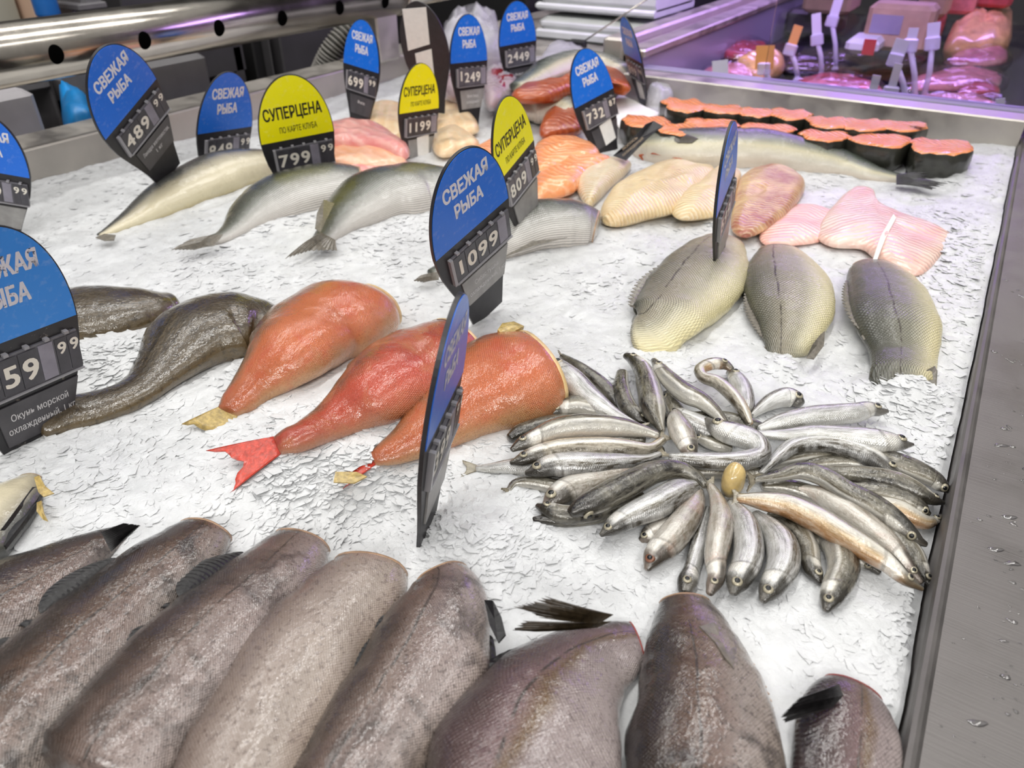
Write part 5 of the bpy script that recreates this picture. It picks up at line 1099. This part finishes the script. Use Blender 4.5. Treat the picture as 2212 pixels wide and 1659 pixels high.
 ('plump smelt with a large clear eye facing lower left', 'smelt_silver', -1, .15, .010, [(1298, 1156, 4), (1318, 1142, 18), (1340, 1127, 25), (1374, 1110, 29), (1422, 1088, 33), (1467, 1062, 30), (1500, 1050, 14)], 0, 0),
 ('pale pinkish belly of a smelt under the long brown one on the left', 'smelt_pale', -1, .3, .004, [(1178, 1094, 8), (1196, 1078, 24), (1228, 1058, 30), (1282, 1044, 29), (1342, 1024, 22), (1392, 1010, 10)], 0, 0),
 ('long brown smelt arched over the lower left, blunt dark head', 'smelt_dark', -1, 1.15, .013, [(1234, 1108, 10), (1250, 1098, 22), (1292, 1080, 29), (1350, 1050, 30), (1410, 1021, 26), (1466, 1014, 20), (1508, 1032, 13), (1524, 1050, 7)], 0, .006),
 ('silver smelt with a scaly gill cover, third head down on the left', 'smelt_silver', -1, .12, .011, [(1136, 1022, 3), (1154, 1018, 15), (1182, 1008, 24), (1216, 1004, 28), (1266, 1004, 29), (1332, 999, 21), (1392, 992, 11), (1425, 982, 8)], 0, .010),
 ('slim smelt with a rusty throat, second head down on the left', 'smelt_gold', -1, .15, .013, [(1103, 1000, 3), (1122, 995, 14), (1155, 983, 20), (1212, 970, 23), (1292, 965, 22), (1365, 968, 18), (1405, 968, 12), (1432, 950, 9)], 0, .012),
 ('arched smelt with an olive underside, uppermost head on the left', 'smelt_dark', 1, .1, .016, [(1106, 972, 4), (1122, 962, 14), (1152, 948, 19), (1202, 928, 25), (1266, 920, 27), (1340, 923, 22), (1392, 932, 13), (1420, 940, 8)], 0, 0),
 ('smelt standing head down in the centre with a red tinged back', 'smelt_pale', -1, .4, .016, [(1498, 984, 10), (1488, 968, 21), (1474, 936, 27), (1462, 908, 22), (1460, 892, 12)], 0, 0),
 ('small dark striped smelt in the hollow of the pile', 'smelt_dark', 1, .5, .006, [(1502, 944, 6), (1525, 952, 14), (1552, 962, 15), (1578, 970, 9)], 0, 0),
 ('smelt doubled back on itself in the centre, eye facing up left', 'smelt_silver', 1, .3, .016, [(1526, 906, 4), (1540, 918, 17), (1562, 930, 24), (1600, 942, 26), (1636, 958, 24), (1644, 982, 22), (1600, 996, 22), (1535, 997, 20), (1480, 992, 15), (1448, 988, 9)], 0, 0),
]
def build_smelt():
    g = 'smelt in the pile'
    for k, (lab, mat, side, roll, lift, pts, red, tl) in enumerate(SMELT):
        L = Loft([(u, v, w, lift) for u, v, w in pts], .82, side, roll, .15, None, 34, 20, .035, 100 + k, sm=5)
        c = L.c.mean(0); root = empty('smelt', (c[0], c[1], H1(c[0], c[1])), lab, 'fish', g)
        L.body('body', M[mat], root, dome0=.5)
        w = L.a.max()
        i_ = 3 if pts[0][2] < 9 else 2
        L.eye(.085 if len(pts) > 5 else .12, .40, max(.0030, L.a[5] * .46), root, M['eye_red' if red else 'eye_rim'])
        if tl: L.tail(M['fin_smelt'], root, tl, w * .9, fork=.6)
    tag(slab('roe_lump', [(1562, 1046), (1560, 1028), (1575, 1018), (1595, 1022), (1610, 1038), (1600, 1052), (1578, 1056)], M['roe'], .022, dz=.012, wave=.003), 'yellow lump of roe in the hollow at the middle of the smelt pile', 'roe')

# ------------------------------------------------------------------ what stands around the counter
def boxX(b, u0, v0, u1, v1, x, depth, mi=0, bev=.004):
    """Box whose front is a plane x = const seen between two picture corners."""
    a, c = PX(u0, v0, x), PX(u1, v1, x); lo = [x - depth, min(a[1], c[1]), min(a[2], c[2])]; hi = [x, max(a[1], c[1]), max(a[2], c[2])]
    return b.box(lo, hi, mi, bev=bev)
def boxY(b, u0, v0, u1, v1, y, depth, mi=0, bev=.004):
    a, c = PY(u0, v0, y), PY(u1, v1, y); lo = [min(a[0], c[0]), y, min(a[2], c[2])]; hi = [max(a[0], c[0]), y + depth, max(a[2], c[2])]
    return b.box(lo, hi, mi, bev=bev)
def build_staff_side():
    root = empty('steel_cabinet', (-1.9, 1.0, -.9), 'dark grey cabinet with black openings behind the steel rim, below the tube', 'cabinet')
    X = -1.75
    b = MB(); b.box((X - .6, .35, -.9), (X - .02, 2.4, -.12), bev=.004)
    for u0, v0, u1, v1 in ((104, 150, 142, 300), (268, 120, 535, 152), (500, 100, 545, 230)): boxX(b, u0, v0, u1, v1, X, .5)
    boxX(b, 600, 60, 745, 190, X, .5); boxX(b, 575, 60, 604, 215, X, .1)
    b.build('frame', M['dark_grey'], root)
    for q in ((138, 192, 200, 262), (478, 118, 524, 200), (540, 70, 605, 220)): boxX(MB(), *q, X - .03, .4).build('opening_shade', M['near_black'], root)  # solid near-black boxes stand in for the shade inside the cabinet
    b = MB(); boxX(b, 0, 176, 112, 190, X + .01, .4); boxX(b, 136, 172, 290, 196, X + .01, .4); b.build('shelf_edge', M['mid_grey'], root)
    b = MB(); boxX(b, -60, 218, 110, 300, X + .29, .24, bev=.01); o = b.build('crate', M['pale_grey']); tag(o, 'pale grey plastic crate in the cabinet at the left edge', 'crate')
    b = MB(); boxX(b, 262, 148, 486, 300, X + .29, .24, bev=.01); o = b.build('crate', M['mid_grey']); tag(o, 'mid grey plastic crate behind the 849 sign', 'crate')
    a = PX(170, 250, -1.54); o = slab('plastic_bag', [(138, 275), (140, 240), (160, 228), (190, 230), (208, 250), (208, 278), (170, 286)], M['blue_bag'], .10, zb=float(a[2]) - .045, wave=.02); tag(o, 'crumpled blue plastic bag left of the 489 sign, under the tube', 'bag')
    # seen above the tube
    X = -2.25
    tag(boxX(MB(), -60, -60, 52, 56, X, .3).build('machine_panel', M['beige']), 'beige machine panel above the steel tube at the left edge', 'machine')
    tag(boxX(MB(), 58, -60, 82, 50, X + .05, .2).build('cardboard_sheet', M['peach']), 'peach cardboard sheet beside the beige panel', 'cardboard')
    root = empty('spray_bottle', PX(105, 38, X + .1), 'blue plastic bottle standing above the steel tube', 'bottle')
    a = PX(105, 33, X + .1); MB().tube([a + [0, 0, z] for z in (0, .005, .16, .2)], [.028, .03, .03, .012], 20).build('bottle', M['bottle_blue'], root, True)
    MB().box(a + [-.02, -.02, .2], a + [.03, .02, .24], bev=.004).build('spray_head', M['near_black'], root)
    tag(boxX(MB(), 124, -80, 168, 34, X + .02, .3).build('storage_box', M['pale_grey']), 'pale grey storage box right of the blue bottle', 'box')
    b = MB(); boxX(b, 172, -20, 228, 15, X + .1, .3, bev=.01); boxX(b, 168, 10, 234, 17, X + .12, .34, bev=.003); tag(b.build('plastic_tray', M['mid_grey']), 'grey plastic tray with a lip at the top edge of the picture', 'tray')
    tag(boxX(MB(), 238, -80, 700, 20, X - .1, .3).build('dark_machine', M['dark_grey']), 'dark machine housing above the steel tube', 'machine')
    # top middle
    tag(MB().box((-2.6, 2.6, -.9), (-1.55, 3.4, .34), bev=.01).build('dark_cupboard', M['near_black']), 'black cupboard behind the turned sign at the top', 'cupboard')
    tag(MB().box((-1.45, 3.1, -.9), (-1.2, 3.8, .6), bev=.01).build('steel_column', M['dark_grey']), 'dark steel column behind the 2449 sign', 'column')
    tag(slab('white_bag', [(955, 110), (962, 70), (985, 48), (1040, 42), (1075, 62), (1085, 105), (1040, 118), (985, 118)], M['film'], .10, zb=.047, wave=.04, seed=4), 'crumpled white plastic bag behind the 1249 sign', 'bag')
    root = empty('back_ledge', (-1.0, 2.1, -.05), 'pale steel ledge past the far rim, left of the meat case', 'ledge')
    MB().box((-1.52, YF + .07, -.4), (-.85, 2.9, .045), bev=.004).build('ledge_top', M['tray_steel'], root)
    # white foam packs stacked beyond the corner
    for k, (v0, v1, lab) in enumerate(((-40, 34, 'upper white foam box at the top edge, left of the meat case'), (34, 96, 'lower white foam box on the pale ledge, left of the meat case'))):
        b = MB(); yf = float(P(1300, 96, .047)[1]); boxY(b, 1160, v0, 1452, v1 - 3, yf, .3, bev=.015); boxY(b, 1154, v1 - 14, 1460, v1 - 6, yf - .005, .31, bev=.006); b.v = [(min(x, -.852), y, z) for x, y, z in b.v]; tag(b.build('foam_box', M['foam']), lab, 'box', 'white foam boxes')
    root = empty('wire_rod', P(1245, 112, .05), 'thin steel rod with a black clip by the foam boxes', 'rod')
    a = PY(1245, 100, 2.05); c = PY(1410, -10, 2.05); MB().tube([a, c], .0022, 8).build('rod', M['tube_steel'], root, True)
    MB().box(a - [.022, .01, .02], a + [.03, .012, .018], bev=.005).build('clip', M['near_black'], root)
    for k, o in enumerate(([(1165, 135), (1185, 100), (1225, 90), (1262, 110), (1240, 135), (1200, 150)], [(1120, 165), (1140, 135), (1190, 130), (1230, 150), (1190, 180), (1140, 185)])):
        tag(slab('plastic_film', o, M['film'], .02, wave=.02, seed=20 + k, zb=.046), ('shiny clear film heap on the pale ledge beside the clip', 'shiny clear film heap right above the 732 sign')[k], 'film')

def build_meat_case():
    x0, x1, y0, y1 = -.74, XR + .02, YF + .06, 3.5
    root = empty('meat_case', ((x0 + x1) / 2, 2.6, -.9), 'open meat display case in violet light beyond the ice, with pale lining', 'display case')
    MB().box((x0 - .05, y0, -.9), (x1 + .3, y1 + .5, -.06)).build('base', M['tray_steel'], root)
    MB().box((x0, y0, -.06), (x1, y1 + .45, -.045)).build('case_floor', M['case_floor'], root)
    MB().box((x0 - .3, y0 + .38, .68), (x1 + .3, y1 + .5, .72), bev=.005).build('added_light_shield', M['tray_steel'], root)  # added out of view to keep the ceiling light out of the case
    b = MB().box((x0 - .03, y0 + .003, -.06), (x0, y1 + .45, .085)); b.build('back_panel', M['case_white'], root)
    b = MB().box((x0 - .045, y0 + .003, .085), (x0 + .012, y1 + .45, .105), bev=.004); b.box((x0 - .10, y0 + .003, .06), (x0 - .045, y1 + .45, .125), bev=.006); b.build('frame', M['tray_steel'], root)
    MB().box((x0, y0 + .0, .0615), (x1, y0 + .05, .066), bev=.001).build('ledge', M['case_white'], root)
    u = PY(1668, 60, y0 + .03)
    MB().box((u[0], y0 + .028, .066), (x1 - .002, y0 + .033, .75)).build('glass_pane', M['glass'], root)
    MB().box((x1 - .002, y0 + .0, .062), (x1 + .28, y0 + .06, .8), bev=.003).build('corner_post', M['tray_steel'], root)
    MB().box((x1, y0 + .06, -.06), (x1 + .28, y1, .03), bev=.003).build('side_rail', M['rail_steel'], root)
    def at(u, v, z): p = P(u, v, z); return p
    def heap(name, lab, cat, o, mat, t, zb=-.045, grp='meat in the violet case', **k): return tag(slab(name, o, M[mat], t, zb=zb, **k), lab, cat, grp)
    # trays and meats, near to far
    def tray(lab, o, zb, mat, t, cat='meat tray', film=True):
        cx, cy = np.mean(o, 0); base = slab('tray', [(u, v) for u, v in o], M['black_tray'], .022, zb=zb, edge=.9)
        tag(base, lab, cat, 'meat in the violet case')
        slab('film', [(cx + (u - cx) * 1.02, cy + (v - cy) * .9 - 5) for u, v in o], M['wrap'], .038, base, zb=zb + .012, wave=.02, seed=int(cx) + 1) if film else None
        if mat: slab('meat', [(cx + (u - cx) * .86, cy + (v - cy) * .74 - 4) for u, v in o], M[mat], .032, base, zb=zb + .012, wave=.012, seed=int(cx))
        return base
    tray('heap of red meat in a black tray just past the ledge', [(1690, 208), (1710, 178), (1760, 160), (1840, 165), (1905, 190), (1925, 215), (1850, 222), (1760, 218)], -.03, 'meat', .05)
    tray('flat pack of pale pink meat at the right of the violet case, by the post', [(1950, 232), (1975, 212), (2060, 208), (2165, 222), (2172, 244), (2080, 246), (2000, 242)], -.03, 'pork', .03)
    tray('small rosy meat portion in a black tray near the glass edge', [(2060, 208), (2080, 190), (2120, 184), (2160, 196), (2165, 212), (2110, 216)], -.03, 'meat', .04)
    tray('pink meat slab behind the white tag at the left of the violet case', [(1505, 172), (1525, 150), (1580, 144), (1635, 150), (1630, 172), (1570, 180)], -.03, 'pork', .04)
    tray('long dark tray across the middle of the violet case', [(1690, 152), (1720, 130), (1830, 118), (1960, 112), (2000, 130), (1900, 148), (1780, 158)], -.03, None, .02)
    tray('film wrapped pink tray with bright reflections, right of the clear tag stand', [(1950, 195), (1990, 160), (2080, 150), (2170, 160), (2170, 190), (2080, 200), (2000, 202)], -.03, 'pork', .03)
    tray('rosy slab on a long tray at the right of the violet case', [(2040, 140), (2060, 118), (2120, 108), (2180, 112), (2180, 140), (2110, 148)], -.02, 'pork', .04)
    tray('dark tray with red cuts at the left rear of the violet case', [(1545, 122), (1565, 98), (1620, 90), (1665, 98), (1655, 128), (1590, 132)], -.03, 'meat', .03)
    heap('poultry', 'golden skinned poultry portion near the right post', 'poultry', [(2045, 100), (2055, 70), (2090, 48), (2150, 36), (2180, 40), (2180, 95), (2120, 104)], 'poultry', .10, -.02, wave=.02)
    heap('poultry', 'pale golden poultry piece behind the orange tag', 'poultry', [(1590, 145), (1605, 128), (1650, 118), (1690, 130), (1690, 150), (1640, 160)], 'poultry', .05, -.02, wave=.02)
    heap('meat_cut', 'brown red meat cuts under the top edge, right half', 'meat', [(1985, 66), (1995, 44), (2020, 36), (2040, 46), (2036, 66), (2010, 74)], 'meat', .08, 0.0, wave=.03)
    # packs standing further back
    def pack(lab, u0, v0, u1, v1, y, d, mat, cat='package', band=None, name='package'):
        b = MB(); boxY(b, u0, v0, u1, v1, y, d, 0, .012)
        if band: boxY(b, *band[:4], y - .002, .004, 1, 0)
        return tag(b.build(name, [M[mat], M[band[4]]] if band else M[mat]), lab, cat, 'packages at the back of the violet case')
    pack('tall kraft paper pack with a pale front panel, middle of the case', 1880, 6, 1996, 118, 2.5, .12, 'kraft', band=(1886, 30, 1942, 76, 'case_white'))
    pack('white pack with a red band left of the kraft pack', 1828, 82, 1892, 122, 2.4, .14, 'foam', band=(1868, 84, 1886, 120, 'red_print'))
    pack('beige carton end at the top, left part of the case', 1740, -30, 1832, 34, 3.0, .2, 'kraft')
    pack('dark carton under the beige one', 1700, 20, 1800, 84, 3.1, .2, 'dark_grey')
    pack('mauve wrapped block at the top right of the case', 2010, -60, 2100, 34, 3.1, .2, 'pork')
    pack('dark block at the top right behind the glass edge', 2096, -40, 2182, 20, 3.2, .2, 'meat')
    pack('kraft sack at the top behind the clear stands', 1990, -20, 2040, 40, 2.9, .15, 'kraft')
    # price tag holders: card in a clear clip on a stem
    H = [('white tag card at the left of the violet case, close to the ledge', 1556, 154, 17, 24, 'tag_white', (1556, 178), 2.0), ('orange tag card left of the glass edge', 1652, 124, 20, 26, 'tag_orange', (1660, 185), 2.05),
         ('narrow orange edged tag just right of the glass edge', 1716, 82, 10, 28, 'tag_orange', (1722, 165), 2.2), ('narrow slanted white tag, second right of the glass edge', 1764, 58, 10, 30, 'tag_white', (1775, 150), 2.3),
         ('white tag at the top edge left of the kraft pack', 1806, 18, 10, 30, 'tag_white', (1812, 110), 2.4), ('white tag in the tag cluster, lower left one', 1942, 108, 16, 24, 'tag_white', (1965, 205), 2.02),
         ('slanted white tag in the tag cluster, middle one', 1970, 80, 11, 20, 'tag_white', (1985, 190), 2.06), ('white tag in the tag cluster, upper right one', 2016, 72, 14, 24, 'tag_white', (1998, 200), 2.1),
         ('low grey tag beside the heap of red meat', 1888, 186, 9, 24, 'tag_white', (1886, 214), 1.9), ('leaning clear stem tag left of the cluster base', 1932, 170, 9, 34, 'tag_white', (1945, 216), 1.92), ('small white tag at the foot of the corner post', 2160, 232, 10, 20, 'tag_white', (2164, 252), 1.84)]
    for lab, u, v, a, b_, mat, (fu, fv), y in H:
        c = PY(u, v, y); f = PY(fu, fv, y); root2 = empty('tag_holder', (f[0], f[1], -.03), lab, 'tag holder', 'price tag holders in the violet case')
        s_ = abs(PY(u + a, v, y)[0] - c[0]); h_ = abs(PY(u, v - b_, y)[2] - c[2]); tl = .25 * math.sin(u)
        R = np.array([[math.cos(tl), 0, math.sin(tl)], [0, 1, 0], [-math.sin(tl), 0, math.cos(tl)]])
        MB().box((-s_, -.001, -h_), (s_, .001, h_), R=R, c=c).build('tag_card', M[mat], root2)
        low = c + R @ np.array([0, 0, -h_]); bot = np.array([f[0], f[1] + .005, min(f[2], .0)])
        MB().box((-.016, -.007, -.014), (.016, .007, .016), R=R, c=low, bev=.003).build('clip', M['acrylic'], root2)
        MB().tube([low, (low + bot) / 2 + [.004, 0, 0], bot], .0065, 8).build('stem', M['acrylic'], root2, True)
        MB().tube([bot + [0, 0, -.04], bot + [0, 0, -.032], bot], [.022, .02, .006], 14).build('foot', M['acrylic'], root2, True)

build_setting(); build_ice(); build_signs()
build_front_fish(); build_red_fish(); build_silver_fish(); build_fillets(); build_steaks(); build_smelt()
build_staff_side(); build_meat_case()
for o in bpy.data.objects:
    for k in ('_off', '_own'):
        if k in o.keys(): del o[k]
